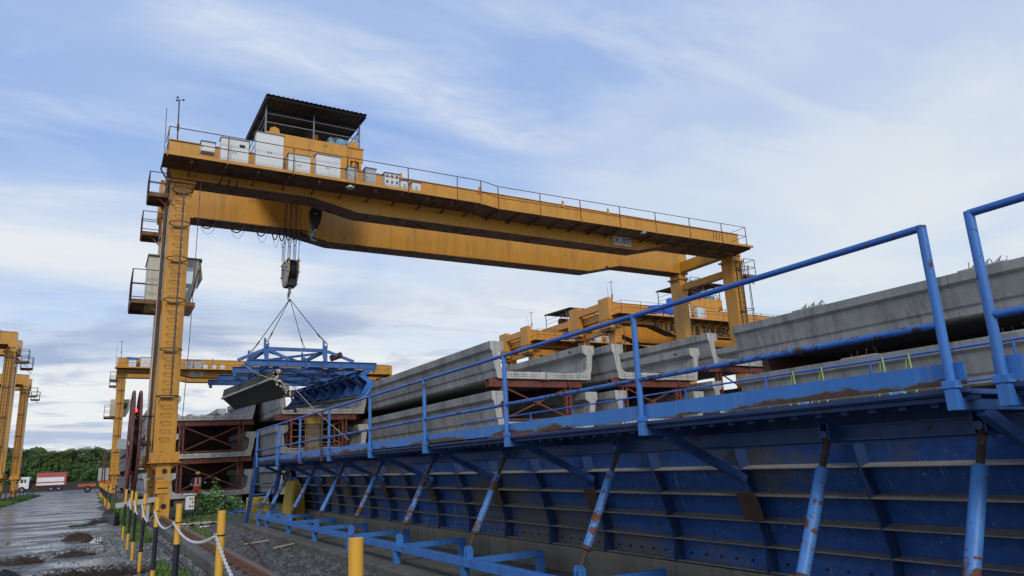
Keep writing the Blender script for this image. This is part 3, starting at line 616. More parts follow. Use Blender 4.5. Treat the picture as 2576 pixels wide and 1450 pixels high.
        for xx in (-.10,.12):
            c.ring((X0+xx,1.2,2.78),1.86,.05,'x',40); c.ring((X0+xx,1.2,2.78),1.76,.05,'x',40); c.ring((X0+xx,1.2,2.78),1.62,.02,'x',36); c.ring((X0+xx,1.2,2.78),.4,.04,'x',18)
            for i in range(16):
                a=i*math.pi/8; c.beam((X0+xx,1.2+.35*math.cos(a),2.78+.35*math.sin(a)),(X0+xx,1.2+1.86*math.cos(a),2.78+1.86*math.sin(a)),.36,.03,(1,0,0))
        ro=G(c,'cable_reel',M['reel'])
        c=MB(); c.disc((X0+.01,1.2,2.78),.95,'x',.2,32); G(c,'wound_cable',M['cable'],ro)
        c=MB(); c.tube((X0-.25,1.2,2.78),(-.3,1.2,2.78),.1,12); c.box(X0-.5,X0-.2,1.0,1.35,2.6,2.95); G(c,'reel_gearbox',M['grey'],ro)
        c=MB(); c.disc((X0-.05,-.2,3.85),.06,'y',.1,12); G(c,'warning_lamp',M['redlamp'])
        c=MB(); c.tube((X0-.03,-.15,3.65),(X0-.03,-.15,3.8),.03); c.tube((X0-.03,-.15,3.65),(-.35,-.1,3.66),.025); G(c,'lamp_bracket',M['black'])
        c=MB(); c.beam((-1.3,-.4,.72),(-.1,-.4,.86),.1,.16); c.box(-.5,-.28,-.35,-.1,.2,.8); G(c,'rail_sweeper',M['grey'])
        # festoon loops under the far girder
        xs_=[1.0,1.75,2.5,3.25]
        for (xa,wd,dp) in ((1.0,.85,.42),(2.3,.75,.46),(3.45,.6,.5),(4.2,.36,.6),(4.52,.34,.6),(4.84,.3,.55),(5.1,.28,.5),(5.35,.25,.42),(5.55,.24,.34)):
            c=MB(); c.path([(xa+wd*i/12,4.35,12.64-dp*math.sin(math.pi*i/12)**.8) for i in range(13)],.028); c.path([(xa+.05+wd*i/12,4.3,12.62-dp*1.6*math.sin(math.pi*i/12)**.8) for i in range(13)],.008,4)
            G(c,'festoon_cable',M['cable'])
        c=MB(); c.box(.9,5.9,4.3,4.35,12.63,12.67); G(c,'festoon_track',M['rail'])
    elif detail=='text':
        for (a,b,z) in ((5.2,6.2,14.5),(6.3,7.4,14.4),(8.2,9.2,14.2)): cab(a,b,z)
        for (a,b,z) in ((3.3,4.1,13.9),(4.3,5.1,13.9)): cab(a,b,z)
        for (a,b,z) in ((2.9,4.0,14.05),(4.2,5.0,14.15),(5.0,6.3,14.75)):
            c=MB(); c.box(a,b,-1.25,-.66,13.3,z)
            co=G(c,'tarpaulin',M['tarp'])
            for v in co.data.vertices: v.co+=V((R.uniform(-.12,.12),R.uniform(-.05,.05),R.uniform(-.12,.12)))
        text('company_lettering','LARSEN & TOUBRO',M['letter'],t,(5.25,-.03,11.93),1.12,sx=.836,bold=.028)
        c=MB(); ex=4.45; c.ring((ex,-.03,12.5),.40,.03,'y',28)
        for p_,q_ in (((ex-.22,12.75),(ex-.22,12.40)),((ex-.22,12.40),(ex+.12,12.40)),((ex+.06,12.62),(ex+.06,12.25)),((ex-.08,12.62),(ex+.22,12.62))): c.beam((p_[0],-.03,p_[1]),(q_[0],-.03,q_[1]),.05,.02,(0,1,0))
        c.beam((5.5,-.03,11.90),(14.2,-.03,11.90),.05,.02,(0,1,0))
        G(c,'round_emblem',M['letter'])
        cab(13.7,14.1,14.0,13.3,doors=1)
        # end column with stepped bolted head
        c=MB(); c.box(-1.0,-.525,-.2,1.2,12.0,14.6); c.box(-1.0,-.525,4.2,5.6,12.0,14.6); c.box(-.95,-.6,1.2,4.2,13.7,14.3); G(c,'end_frame',ye,bevel=.01)
    else:
        cab(1.6,2.6,14.2); cab(.5,1.2,13.95,mat='white')
        c=MB(); c.box(.35,1.3,-1.2,-.65,13.96,14.15); tp=G(c,'tarpaulin',M['tarp'])
        for v in tp.data.vertices: v.co+=V((R.uniform(-.1,.1),R.uniform(-.04,.04),R.uniform(-.06,.06)))
        for a in (4.4,6.0,6.9): cab(a,a+.75,13.95,mat='grey')
        for a in (7.8,8.7,9.6): cab(a,a+.5,13.65,mat='white',doors=0)
        c=MB(); c.box(6.6,8.0,-.02,-.004,12.35,12.95); so_=G(c,'maker_sign',M['sign'])
        text('maker_lettering','ALPHA',M['letter'],so_,(7.1,-.024,12.68),.24,sx=.95); 
        c=MB(); 
        for k in range(2): c.box(6.75,7.85,-.026,-.021,12.42+.1*k,12.46+.1*k)
        G(c,'sign_text_line',M['letter'],so_)
        if detail=='rear':
            c=MB(); c.prism([(-.84,9.95),(1.05,9.95),(1.12,9.82),(1.0,8.75),(.72,8.2),(-.84,8.2)],'y',1.6,3.4); cabo=G(c,'operator_cab',M['cream'],bevel=.03)
            c=MB(); c.prism([(.28,9.55),(.8,9.55),(.82,9.45),(.74,9.0),(.66,8.92),(.28,8.92)],'y',1.57,1.598); G(c,'cab_window',M['glass'],cabo)
            platform(-1.35,-.3,1.2,3.4,8.12,1.15,'LFB')
            c=MB(); 
            for xx in (-.10,.12):
                c.ring((-.9+xx,1.2,2.78),1.86,.05,'x',30)
                for i in range(10): a=i*math.pi/5; c.beam((-.9+xx,1.2,2.78),(-.9+xx,1.2+1.86*math.cos(a),2.78+1.86*math.sin(a)),.12,.02,(1,0,0))
            G(c,'cable_reel',M['reel'])
    # wind mast and antenna
    c=MB(); c.tube((-.25,.1,14.2),(-.29,.1,16.0),.025); c.box(-.3,-.22,.05,.15,14.7,14.95)
    for a in (0,2.1,4.2): c.tube((-.29,.1,16.0),(-.29+.13*math.cos(a),.1+.13*math.sin(a),16.02),.01); c.disc((-.29+.15*math.cos(a),.1+.15*math.sin(a),16.03),.04,'z',.05,8)
    G(c,'wind_gauge_mast',M['rail'])
    c=MB(); c.tube((-.66,.1,13.5),(-.71,.1,15.55),.012); G(c,'antenna_rod',M['cable'])
    return t
def trolley(X,Y,label,mat,big=True):
    t=thing('crane_trolley',label,'trolley',(X,Y,14.33))
    G=lambda mb,name,mat,par=t,**k: mb.build(name,mat,par,local=True,**k)
    b=MB(); b.box(0,4.2,.25,5.2,.42,1.02); b.box(-.02,4.22,.2,5.25,1.022,1.09)
    b.box(0,3.42,.06,.19,-.12,1.02)
    fr=G(b,'trolley_frame',mat,bevel=.015)
    b=MB(); b.prism([(3.55,1.09),(4.0,1.09),(3.95,1.32),(3.78,1.40),(3.6,1.32)],'y',.3,.36); b.prism([(.15,1.09),(.6,1.09),(.55,1.32),(.38,1.40),(.2,1.32)],'y',.3,.36); G(b,'lifting_eye',mat,fr)
    for y in (.47,4.92):
        for x in (.5,3.8):
            b=MB(); b.disc((x,y,.24),.26,'y',.13,20); G(b,'wheel',M['rusty'])
            b=MB(); b.box(x-.3,x-.2,y-.3,y-.1,.05,.6); b.box(x+.2,x+.3,y-.3,y-.1,.05,.6); b.disc((x,y-.15,.25),.12,'y',.16,12); G(b,'axle_box',mat)
    # winch gear
    b=MB(); b.box(2.75,3.7,.6,1.2,1.1,1.52); b.box(2.85,3.6,.7,1.1,1.52,1.62)
    for i in range(5): b.disc((2.85+i*.19,.57,1.3),.05,'y',.06,8)
    G(b,'gearbox',M['ltblue'],bevel=.02)
    b=MB(); b.disc((2.25,1.3,1.62),.32,'y',.08,24); G(b,'sheave_wheel',M['rusty'])
    b=MB(); b.beam((1.95,1.2,1.09),(2.2,1.2,1.62),.08,.08); b.beam((2.55,1.2,1.09),(2.25,1.2,1.62),.08,.08); b.box(2.17,2.27,1.1,1.2,1.09,1.75); b.box(2.2,2.38,1.05,1.2,1.55,1.75); G(b,'sheave_stand',mat)
    b=MB(); b.tube((.5,2.4,1.5),(3.6,2.4,1.5),.36,20); G(b,'winch_drum',M['rusty'])
    b=MB(); b.tube((3.6,1.3,1.3),(4.05,1.3,1.3),.12,12); b.tube((3.95,1.2,1.2),(4.05,1.2,1.35),.08); G(b,'motor',M['black'])
    # roof
    x0,x1,y0,y1,z0,z1=-.15,4.15,-.45,4.5,2.43,2.6
    b=MB(); n=44; vs=[]
    for i in range(n+1):
        x=x0+(x1-x0)*i/n; zz=.035 if i%2 else 0
        vs+=[(x,y0,z0+zz),(x,y1,z1+zz)]
    b._add(vs,[(2*i,2*i+2,2*i+3,2*i+1) for i in range(n)])
    ro=G(b,'roof_sheet',M['roof']); md=ro.modifiers.new('s','SOLIDIFY'); md.thickness=.012
    b=MB()
    for i in range(5):
        f=i/4; y=y0+.15+(y1-y0-.3)*f; b.box(x0+.02,x1-.02,y-.03,y+.03,z0+(z1-z0)*f-.09,z0+(z1-z0)*f-.03)
    for x in (x0+.05,(x0+x1)/2,x1-.05): b.beam((x,y0+.05,z0-.12),(x,y1-.05,z1-.12),.05,.05)
    G(b,'purlin',M['black'],ro)
    b=MB()
    for x in (x0+.15,(x0+x1)/2,x1-.12):
        b.beam((x,.3,1.09),(x,.3,z0-.12),.06,.06); b.beam((x,4.3,1.09),(x,4.3,z1-.12),.06,.06)
    b.beam((x1-.12,2.3,1.09),(x1-.12,2.3,z1-.15),.05,.05)
    G(b,'roof_post',M['lead'])
    b=MB()
    for z in (1.55,1.95): b.beam((x0+.15,.3,z),(x1-.12,.3,z),.03,.03); b.beam((x1-.12,.3,z),(x1-.12,4.3,z),.03,.03); b.beam((x0+.15,.3,z),(x0+.15,4.3,z),.03,.03)
    b.beam((x1-.12,.3,1.95),(x1-.12,1.3,1.55),.03,.03);b.beam((x1-.12,2.3,1.95),(x1-.12,3.3,1.1),.03,.03)
    G(b,'guard_rail',M['lead'])
    return t
main=crane(1.95,28,M['yel'],M['yel'],'largest gantry crane, yellow, spanning the picture, marked S.W.L.-100/25T','main')
trolley(4.99,28,'dark roofed trolley on the left end of the largest yellow gantry',M['yel'])
rear=crane(1.6,86,M['yel'],M['yel'],'second yellow gantry crane seen through the legs of the largest one, beyond the blue spreader',detail='rear')
cl=crane(-37.2,72.5,M['yel'],M['yel'],'nearer of the two gantry cranes cut off by the left edge, left of the road',detail='side')
cl2=copy_tree(cl); cl2.location=(-38.3,102,0); cl2['label']='farther of the two gantry cranes on the left side, behind the white truck cab'
for k,o in ((0,rear),(1,cl),(2,cl2)): o['group']='gantry cranes in the yard'
main['group']='gantry cranes in the yard'
cb=crane(37.0,45.8,M['yel2'],M['yel2'],'orange gantry crane with company lettering, behind the right legs of the largest gantry',detail='text'); cb['group']='gantry cranes in the yard'
trolley(45.7,45.8,'roofed trolley on the orange lettered gantry, seen beside the right leg',M['yel2'])
cc=copy_tree(cb); cc.location=(37.0,58.9,0); cc['label']='farther orange gantry crane, lower left of the lettered one above the stacked girders'
trolley(41.2,58.9,'roofed trolley on the farther orange gantry, above the middle girder stack',M['yel2'])
# =================================================================== BLUE CASTING FORM
RX=4.15
def form(y0,y1,posts,ribs,props,label,near=False):
    t=thing('casting_form',label,'formwork',(RX,y0,.11))
    B=lambda mb,name,mat,par=t,**k: mb.build(name,mat,par,**k)
    zt=2.80
    # platform deck and edge
    d=MB(); d.box(RX+.02,RX+.85,y0,y1,1.82,1.85)
    y=y0+.05
    fl=B(d,'platform_deck',M['bluedk'],bevel=.004)
    d=MB(); d.box(RX-.025,RX+.015,y0,y1,1.832,1.858); d.box(RX+.02,RX+.10,y0,y1,1.79,1.815); B(d,'deck_edge_angle',M['ribp'],fl)
    bs=MB(); 
    while y<y1: bs.box(RX+.12,RX+.155,y,y+.05,1.768,1.815); y+=.2
    tag(B(bs,'edge_bolts',M['bluedk'],fl),kind='stuff')
    a=MB(); 
    d=MB(); d.box(RX-.012,RX-.002,y0,y1,1.875,2.0); B(d,'toe_board',M['toe'])
    for k in range(len(posts)):
        yp=posts[k]
        p=MB(); p.tube((RX-.04,yp,1.74),(RX-.04,yp,zt+.012),.027,14); po=B(p,'railing_post',M['blue'] if yp>3 else M['blue'])
        p=MB(); p.box(RX-.072,RX-.005,yp-.04,yp+.04,1.855,1.90); p.box(RX-.068,RX-.012,yp-.033,yp+.033,1.735,1.85); B(p,'post_socket',M['blue'],po,bevel=.004)
        # cantilever bracket under the deck and its diagonal
        if yp>y0+.0:
            p=MB(); p.box(RX-.03,RX+1.05,yp-.03,yp+.03,1.735,1.80)
            br=B(p,'deck_bracket',M['bluedk'],bevel=.004)
            p=MB(); p.beam((RX+.22,yp,1.74),(RX+1.14,yp,1.31),.05,.075); B(p,'bracket_brace',M['bluedk'],br)
    d=MB(); d.tube((RX-.04,posts[0],zt),(RX-.04,posts[-1] if not near else y1,zt),.023,12); B(d,'top_rail',M['bluepipe'])
    d=MB(); d.tube((RX-.04,posts[0],2.22),(RX-.04,posts[-1] if not near else y1,2.22),.021,12); B(d,'middle_rail',M['midrail'])
    # waler beams behind the props
    d=MB(); d.ibeam((4.86,y0,1.665),(4.86,y1,1.665),.09,.11,.014); d.box(4.93,4.95,y0,y1,1.60,1.819); d.box(4.9,5.05,y0+.3,y1-.3,1.585,1.598); B(d,'waler_beam',M['bluedk'])
    # ribs, skin and stiffeners of the side shutter
    prof=[(5.48,.45),(5.49,.69),(5.47,.79),(5.44,.90),(5.40,1.04),(5.335,1.19),(5.27,1.41),(5.235,1.56),(5.20,1.70)]
    sk=MB(); dep=.15; po=[(x+dep,z) for x,z in prof]
    poly=po+[(x+.02,z) for x,z in po[::-1]]; sk.prism(poly,'y',y0,y1)
    so2=B(sk,'shutter_skin',M['skin'])
    for yr in ribs:
        r=MB(); r.prism(prof+[(x-.001,z) for x,z in po[::-1]],'y',yr-.006,yr+.006)
        B(r,'rib',M['ribp'],so2)
    def X(z):
        for (xa,za),(xb,zb) in zip(prof[:-1],prof[1:]):
            if za<=z<=zb: return xa+(xb-xa)*(z-za)/(zb-za)
        return prof[-1][0]
    for z,wd,sl in ((.455,.12,.0),(.70,.14,.018),(.95,.14,.036),(1.19,.14,.036),(1.43,.13,.03)):
        s=MB()
        rr=[y0]+list(ribs)+[y1]
        for a,b in zip(rr[:-1],rr[1:]):
            if b-a>.03: s.prism([(X(z)+.15-wd,z-sl),(X(z)+.15-wd,z-sl+.008),(X(z)+.149,z+.004),(X(z)+.149,z-.004)],'y',a+.008,b-.008)
        tag(B(s,'stiffener',M['dust'],so2),kind='stuff')
    s=MB(); yy=y0+.15
    while yy<y1: s.disc((5.625,yy,.53),.013,'x',.012,8); yy+=.208
    tag(B(s,'bolt_holes',M['black'],so2),kind='stuff')
    for i,yr in enumerate(ribs):
        if i%2==0:
            s=MB(); s.prism([(5.30,1.18),(5.385,.93),(5.42,.94),(5.335,1.19)],'y',yr-.10,yr+.10); B(s,'rusty_plate',M['rusty'],so2)
    # adjustable props
    for i,yp in enumerate(props):
        p=MB(); a=V((RX,yp,.52)); b=V((4.74,yp,1.64)); d=(b-a)
        p.tube(a+d*.17,a+d*.80,.046,16)
        po_=B(p,'prop_tube',M['proppaint'])
        q=MB(); q.tube(a,a+d*.17,.022,10); q.tube(a+d*.8,b,.024,10); q.tube(a+d*.155,a+d*.185,.05,12); q.disc(a+d*.52+V((-.044,0,0)),.010,'x',.01,8); B(q,'screw_rod',M['rusty'],po_)
        q=MB()
        for s_ in (-.035,.035): q.prism([(RX-.045,.41),(RX+.045,.41),(RX+.045,.52),(RX+.02,.56),(RX-.02,.56),(RX-.045,.52)],'y',yp+s_-.006,yp+s_+.006)
        q.tube((RX,yp-.05,.515),(RX,yp+.05,.515),.014,8); B(q,'lower_clevis',M['blue'],po_)
        q=MB()
        for s_ in (-.035,.035): q.prism([(4.70,1.62),(4.78,1.60),(4.83,1.72),(4.70,1.75)],'y',yp+s_-.006,yp+s_+.006)
        q.disc((4.70,yp,1.66),.03,'x',.02,10); B(q,'upper_clevis',M['bluedk'],po_)
    # base frame
    f=MB(); f.box(RX-.05,RX+.05,y0 if near else y0-.2,y1 if not near else y1,.31,.41); B(f,'base_beam',M['blue'],bevel=.004)
    for i,yp in enumerate(props):
        f=MB(); yc=yp+.12; f.box(RX+.052,5.32,yc-.04,yc+.04,.315,.395); cbm=B(f,'cross_beam',M['blue'],bevel=.004)
        f=MB(); f.box(RX-.045,RX+.045,yc-.05,yc+.05,.115,.309); f.box(5.22,5.32,yc-.045,yc+.045,.115,.313); B(f,'foot_post',M['blue'],cbm)
    # far side of the form and its hand rail
    f=MB(); f.box(9.75,9.8,y0,y1,.45,1.78); f.box(9.75,10.6,y0,y1,1.79,1.85); B(f,'far_shutter',M['bluedk'])
    f=MB(); f.tube((10.02,y0,2.80),(10.02,min(y1,20.7),2.80),.018,8); f.tube((10.02,y0,2.34),(10.02,min(y1,20.7),2.34),.015,8)
    yy=y0+.4
    while yy<min(y1,20.7): f.tube((10.02,yy,1.85),(10.02,yy,2.80),.018,8); yy+=1.98
    B(f,'far_handrail',M['rustrod'] if near else M['bluepipe'])
    return t
ribs=[4.9+1.247*i-1.247*2 for i in range(17)]
ribs=[r for r in ribs if 2.2<r<22.6]
props=[6.03-2.43+2.43*i for i in range(9)]; props=[2.40,3.50,6.02,8.45,10.85,13.3,15.72,18.15,20.7,21.9]
F1=form(2.13,22.62,[2.2,4.86,7.27,9.7,12.15,14.73,17.2,19.6,22.42],ribs,props,'long blue casting form with railed platform, ribbed shutter and slanted props')
F2=form(-4.0,1.98,[1.93,-.5,-2.9],[1.5,.25,-1.0,-2.2,-3.4],[1.15,-1.3,-3.7],'nearest casting form section, cut off by the right edge of the picture',near=True)
for k,o in (('group','blue casting form sections'),): F1[k]=o; F2[k]=o
# fix: near section rails run from its first post towards the camera
for ch in F2.children:
    if ch.name.startswith(('top_rail','middle_rail')): bpy.data.objects.remove(ch)
for z,nm,r in ((2.80,'top_rail',.023),(2.22,'middle_rail',.021)):
    b=MB(); b.tube((RX-.04,1.93,z),(RX-.04,-4,z),r,12); b.build(nm,M['bluepipe' if z>2.5 else 'midrail'],F2)
# end stair
t=thing('steel_stair','blue steel stair at the far end of the casting form','stair',(4.5,23,.11))
b=MB(); b.beam((4.08,23.5,.11),(4.19,22.66,1.85),.03,.12,(1,0,0)); b.beam((4.08,23.5,.3),(4.16,22.66,2.75),.03,.03); b.build('stringer',M['bluedk'],t)
b=MB(); b.beam((4.80,23.5,.11),(4.88,22.66,1.85),.03,.12,(1,0,0)); b.beam((4.80,23.5,.3),(4.88,22.66,2.75),.03,.03); b.build('stringer',M['blue'],t)
for i in range(5):
    f=(i+.6)/5.6; y=23.5-.84*f; z=.11+1.74*f; b=MB(); b.box(4.10+.1*f,4.79+.08*f,y-.1,y+.1,z,z+.035); b.build('tread',M['bluedk'],t)
b=MB(); b.beam((4.11,15.3,1.75),(4.10,15.25,2.80),.045,.03); t=tag(b.build('loose_bar',M['rustrod']),'rusty flat bar standing against the platform railing','bar')
# casting bed plinth
b=MB(); b.box(3.85,11.5,-6,23.3,-.05,.112); tag(b.build('concrete_bed',M['cond'],bevel=.02),'low dirty concrete slab under the blue casting form','slab')
b=MB(); b.box(5.5,9.8,-6,22.6,.113,.44); tag(b.build('bed_wall',M['conbed'],bevel=.01),'tan concrete casting bed wall behind the blue base frame','wall')
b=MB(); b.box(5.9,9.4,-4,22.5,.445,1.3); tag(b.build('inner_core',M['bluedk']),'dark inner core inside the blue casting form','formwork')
# =================================================================== U GIRDERS
def ugirder(c,y0,y1,zb,label,s=1.,notch=True,rebar=True,mark=None,group=None,tilt=0):
    t=thing('precast_girder',label,'girder',(c,y0,zb),group or 'stacked concrete U girders')
    k=s
    P=[(-2.13,0),(2.13,0),(2.20,.06),(2.22,.30),(2.27,.38),(2.36,1.02),(2.46,1.13),(2.46,1.43),(1.86,1.43),(1.86,1.13),(2.08,1.0),(2.0,.42),(1.80,.27),
       (-1.80,.27),(-2.0,.42),(-2.08,1.0),(-1.86,1.13),(-1.86,1.43),(-2.46,1.43),(-2.46,1.13),(-2.36,1.02),(-2.27,.38),(-2.22,.30),(-2.20,.06)]
    P=[(x*k,z*k) for x,z in P]
    b=MB(); b.prism(P,'y',0,y1-y0,capmat=1); b.cur=2
    if notch:
        for xa,xb in ((-1.9,-.35),(.45,1.95)):
            x=xa
            while x<xb:
                for z in (.09,.16):
                    b.disc((x*k,-.006,z*k),.019*k,'y',.014,6)
                x+=.115
    body=b.build('girder_body',[M['con'],M['conw'],M['black']],t,local=True,bevel=.012,recalc=False)
    if notch:
        b=MB(); b.box(-.28*k,-.02*k,-.05,.4,-.02*k,.24*k); b.box(.0,.14*k,-.06,.3,-.03*k,.26*k); b.build('shear_key',M['conw'],t,local=True,bevel=.015)
    if rebar:
        b=MB(); r=random.Random(int(c*100+zb*10))
        for i in range(16):
            x=r.uniform(-1.4,1.5)*k; y=r.uniform(.1,.8); w_=r.uniform(.06,.16); h=r.uniform(.05,.12)
            b.path([(x-w_,y,.26*k),(x-w_,y,.27*k+h),(x+w_,y,.27*k+h),(x+w_,y,.26*k)],.007,4)
        b.path([(-1.5*k,.3,.33*k),(1.6*k,.3,.33*k)],.006,4); b.path([(-1.5*k,.6,.36*k),(1.6*k,.55,.35*k)],.006,4)
        b.build('rebar_loops',M['rustrod'],t,local=True)
    if mark: text('painted_number',mark,M['letter'],t,(1.86*k-.012,1.0,1.22*k),.15,rot=(math.pi/2,0,-math.pi/2),ext=.002)
    if tilt: t.rotation_euler=(0,-math.radians(tilt),0)
    return t
def trestle(c,y,z0,z1,label,s=1.,xl=-1.75,xr=1.2,bl=-2.5,br=1.8,tilt=0):
    t=thing('steel_trestle',label,'trestle',(c,y,z0),'maroon steel trestles')
    h=z1-z0-.02; k=s
    B=lambda b,n,par=t,m='maroon': b.build(n,M[m],par,local=True)
    b=MB(); zt=h; zb=h-.27*k
    b.box(bl*k,br*k,0,.02,zb,zt); b.box(bl*k,br*k,.24,.26,zb,zt); b.box(bl*k,br*k,.0,.26,zt+.0005,zt+.015); b.box(bl*k,br*k,0,.26,zb-.015,zb-.0005); b.box((xr-.1)*k,(xr-.08)*k,-.08,.02,zb,zt)
    B(b,'top_beam')
    for x in (xl,xr):
        b=MB()
        for dx in (-.14,.06): b.beam((x*k+dx,.13,0),(x*k+dx,.13,zb-.02),.08,.16,(0,1,0))
        z=.1
        while z<zb-.3: b.beam((x*k-.14,.04,z),(x*k+.06,.04,z+.2),.03,.012,(0,1,0)); z+=.2
        B(b,'lattice_post')
    b=MB(); b.beam((xl*k+.1,.10,zb-.08),(xr*k-.15,.10,.18),.06,.03,(0,1,0)); B(b,'cross_brace')
    b=MB(); b.beam((xl*k+.1,.16,.18),(xr*k-.15,.16,zb-.08),.06,.03,(0,1,0)); B(b,'cross_brace')
    b=MB(); b.beam((xl*k+.1,.10,.09),(xr*k-.15,.10,.09),.07,.05,(0,1,0)); b.box(((xl+xr)/2-.1)*k,((xl+xr)/2+.1)*k,.06,.15,(zb+.1)/2-.08,(zb+.1)/2+.08); B(b,'bottom_tie')
    if tilt: t.rotation_euler=(0,-math.radians(tilt),0)
    return t
lv=('bottom','middle','top')
names=[ (5.45,42.5,50,.93,(.45,2.5,4.52),'of the stack behind the yellow helmeted worker',.7),
 (10.3,37.9,60,1.,(.47,2.47,4.47),'of the stack under the lifted form panels',0),
 (15.15,23.5,43.3,1.,(.85,2.76,4.67),'of the stack with its top girder numbered 485',0),
 (20.48,22.84,43,1.,(.85,2.76,4.67),'of the stack with its top girder numbered 484',0),
 (25.86,22.7,42,1.,(1.05,3.22,5.38),'of the stack before the lettered crane',0),
 (25.86,-1.5,21.2,1.,(1.05,3.22,5.38),'of the stack cut off at right',0)]
marks=('','','485','484','','')
for gi,(c,y0,y1,s,zs,lab,tl) in enumerate(names):
    for i,zb in enumerate(zs):
        ugirder(c,y0,y1,zb,lv[i]+' concrete U girder '+lab,s,mark=marks[gi] if i==2 and marks[gi] else None,tilt=tl,rebar=(y0>5))
        if i<2:
            trestle(c,y0+.12,zb+.27*s,zs[i+1],('lower' if i==0 else 'upper')+' maroon trestle '+lab,s,tilt=tl,xl=-1.65 if gi<1 else -1.75,xr=1.65 if gi<1 else 1.2,br=2.3 if gi<1 else 1.8)
        if i<2 and gi!=4:  # added fillers, there only to block sky light through the stack gaps
            b=MB(); b.box(c+1.9*s,c+2.4*s,y0+1.2,y1-.3,zb+1.43*s+.004,zs[i+1]-.004); tag(b.build('gap_filler',M['rusty']),'light-blocking spacer on the '+lv[i]+' girder '+lab,'filler','added fillers closing the stack gaps')
        if i<2: # far end support
            b=MB(); b.box(c-1.9,c+1.9,y1-1.2,y1-.9,zb+.28*s,zs[i+1]-.005); tag(b.build('timber_packing',M['rusty']),'far packing in the '+lv[i]+' girder '+lab,'block','packing blocks inside far girder ends')
    for yb in (y0+.5,(y0+y1)/2,y1-1):
        b=MB(); b.box(c-1.7,c+1.7,yb-.3,yb+.3,-.02,zs[0]-.004); tag(b.build('support_block',M['cond'],bevel=.02),('near','middle','far')[[y0+.5,(y0+y1)/2,y1-1].index(yb)]+' ground block '+lab,'block','concrete blocks under the girders')
# extra stack further along the left column, seen left of the leg
for i,zb in enumerate((.5,2.5,4.45)):
    ugirder(4.85,50.4,74,zb,lv[i]+' concrete U girder of the far stack left of the maroon cable reel',.95,rebar=False,notch=False)
for i,zb in enumerate((.5,2.5,4.45)):
    ugirder(4.85,93,118,zb,lv[i]+' concrete U girder of the farthest stack, behind the second yellow gantry',.95,rebar=False,notch=False)
for c_,y0_,y1_,lb in ((10.6,62,82,'of the stack behind the lifted panels'),(16.0,46,68,'of the hidden stack behind girder 485'),(21.3,46,68,'of the hidden stack behind girder 484'),(26.7,45,67,'of the hidden stack before the orange gantry')):
    for i,zb in enumerate((.85,2.76,4.5)): ugirder(c_,y0_,y1_,zb,lv[i]+' concrete U girder '+lb,1,rebar=False,notch=False)
# lifting bars and nets on top of the girders
def bars(x,y,z,label,net=True,mat='rusty'):
    t=thing('starter_bars',label,'rebar',(x,y,z),'starter bars on girder tops')
    b=MB(); r=random.Random(int(x*10+y*7))
    for i in range(4): b.tube((x+r.uniform(-.2,.2),y+i*.35-.5,z-.05),(x+r.uniform(-.2,.2),y+i*.35-.5,z+r.uniform(.18,.3)),.014,5)
    b.build('bars',M[mat],t)
    b=MB(); b.box(x-.28,x+.28,y-.6,y+.8,z-.04,z+.04); b.build('mortar_pad',M['con'],t,bevel=.03)
    if net:
        b=MB()
        for i in range(3):
            yy=y-.45+i*.35; b._add([(x,yy,z+.28),(x-.2,yy-.25,z),(x+.2,yy-.25,z),(x+.2,yy+.25,z),(x-.2,yy+.25,z)],[(0,1,2),(0,3,4)])
        b.build('net_scrap',M['truckwhite'],t)
bars(23.7,17.3,6.82,'bars and pale net scraps at the left on the longest right hand girder')
bars(23.7,10.9,6.82,'bars and pale net scraps just left of the last full railing post')
bars(23.7,15.5,4.66,'bare rusty bars on the middle right girder, left group',False)
bars(23.7,10.4,4.66,'bare rusty bars on the middle right girder, right group',False)
bars(18.3,31,6.12,'pale bars on the girder in front of the right crane leg',False,'lead')
# webbing and brackets on the far hand rail
for (u,v,y) in ((1862,960,9.6),(1950,952,8.9),(2222,945,6.9),(2330,915,6.2)):
    p=at(u,v,y); k=10.02/p.x
for i,y in enumerate((7.9,7.35,6.3,5.9)):
    b=MB(); b.path([(10.0,y-.06,2.2),(10.0,y-.03,2.82),(10.02,y,2.83),(10.04,y+.03,2.8),(10.03,y+.14,2.2)],.011,5)
    tag(b.build('webbing_strap',M['lime']),'lime webbing strap over the thin rail, '+('leftmost','second','third','rightmost')[i],'strap','lime webbing straps')
for i,y in enumerate((7.6,6.05)):
    b=MB(); b.prism([(y-.22,1.86),(y+.22,1.86),(y+.06,2.42),(y-.06,2.42)],'x',9.86,9.88); b.tube((9.84,y,2.3),(9.9,y,2.3),.03,10); b.box(9.88,10.0,y-.03,y+.03,1.86,2.35)
    tag(b.build('lifting_bracket',M['ltblue']),('left','right')[i]+' light blue lifting bracket behind the toe board','bracket','lifting brackets')
# =================================================================== HOOKS, SLINGS, SPREADER
def ropes(name,label,pts,r=.014):
    t=thing(name,label,'wire rope',pts[0][0]); 
    for a,b in pts: m_=MB(); m_.tube(a,b,r,6); m_.build('rope',M['rope'],t)
    return t
t=thing('hook_block','main hook block of cream plates with grey hook and ropes','hook block',(6.7,30.6,10))
for i in range(10):
    y=30.0+.12*(i%3); b=MB(); b.tube((6.30+.072*i,y,14.9),(6.22+.078*i,y+.1,10.35),.0125,6); b.build('rope',M['rope'],t)
pl=[(29.9,10.55),(31.4,10.62),(31.4,9.95),(30.95,9.42),(30.3,9.42),(29.9,9.95)]
for x in (6.48,6.90):
    b=MB(); b.prism(pl,'x',x,x+.03); s_=b.build('side_plate',M['hookblk'],t,bevel=.005)
    b=MB()
    for y,z in ((30.0,10.45),(31.3,10.5),(30.0,9.95),(31.3,9.95),(30.4,9.5),(30.85,9.5),(30.3,10.2),(30.9,10.2)): b.tube((x-.05,y,z),(x+.08,y,z),.03,8)
    b.build('plate_bolt',M['rusty'],s_)
b=MB()
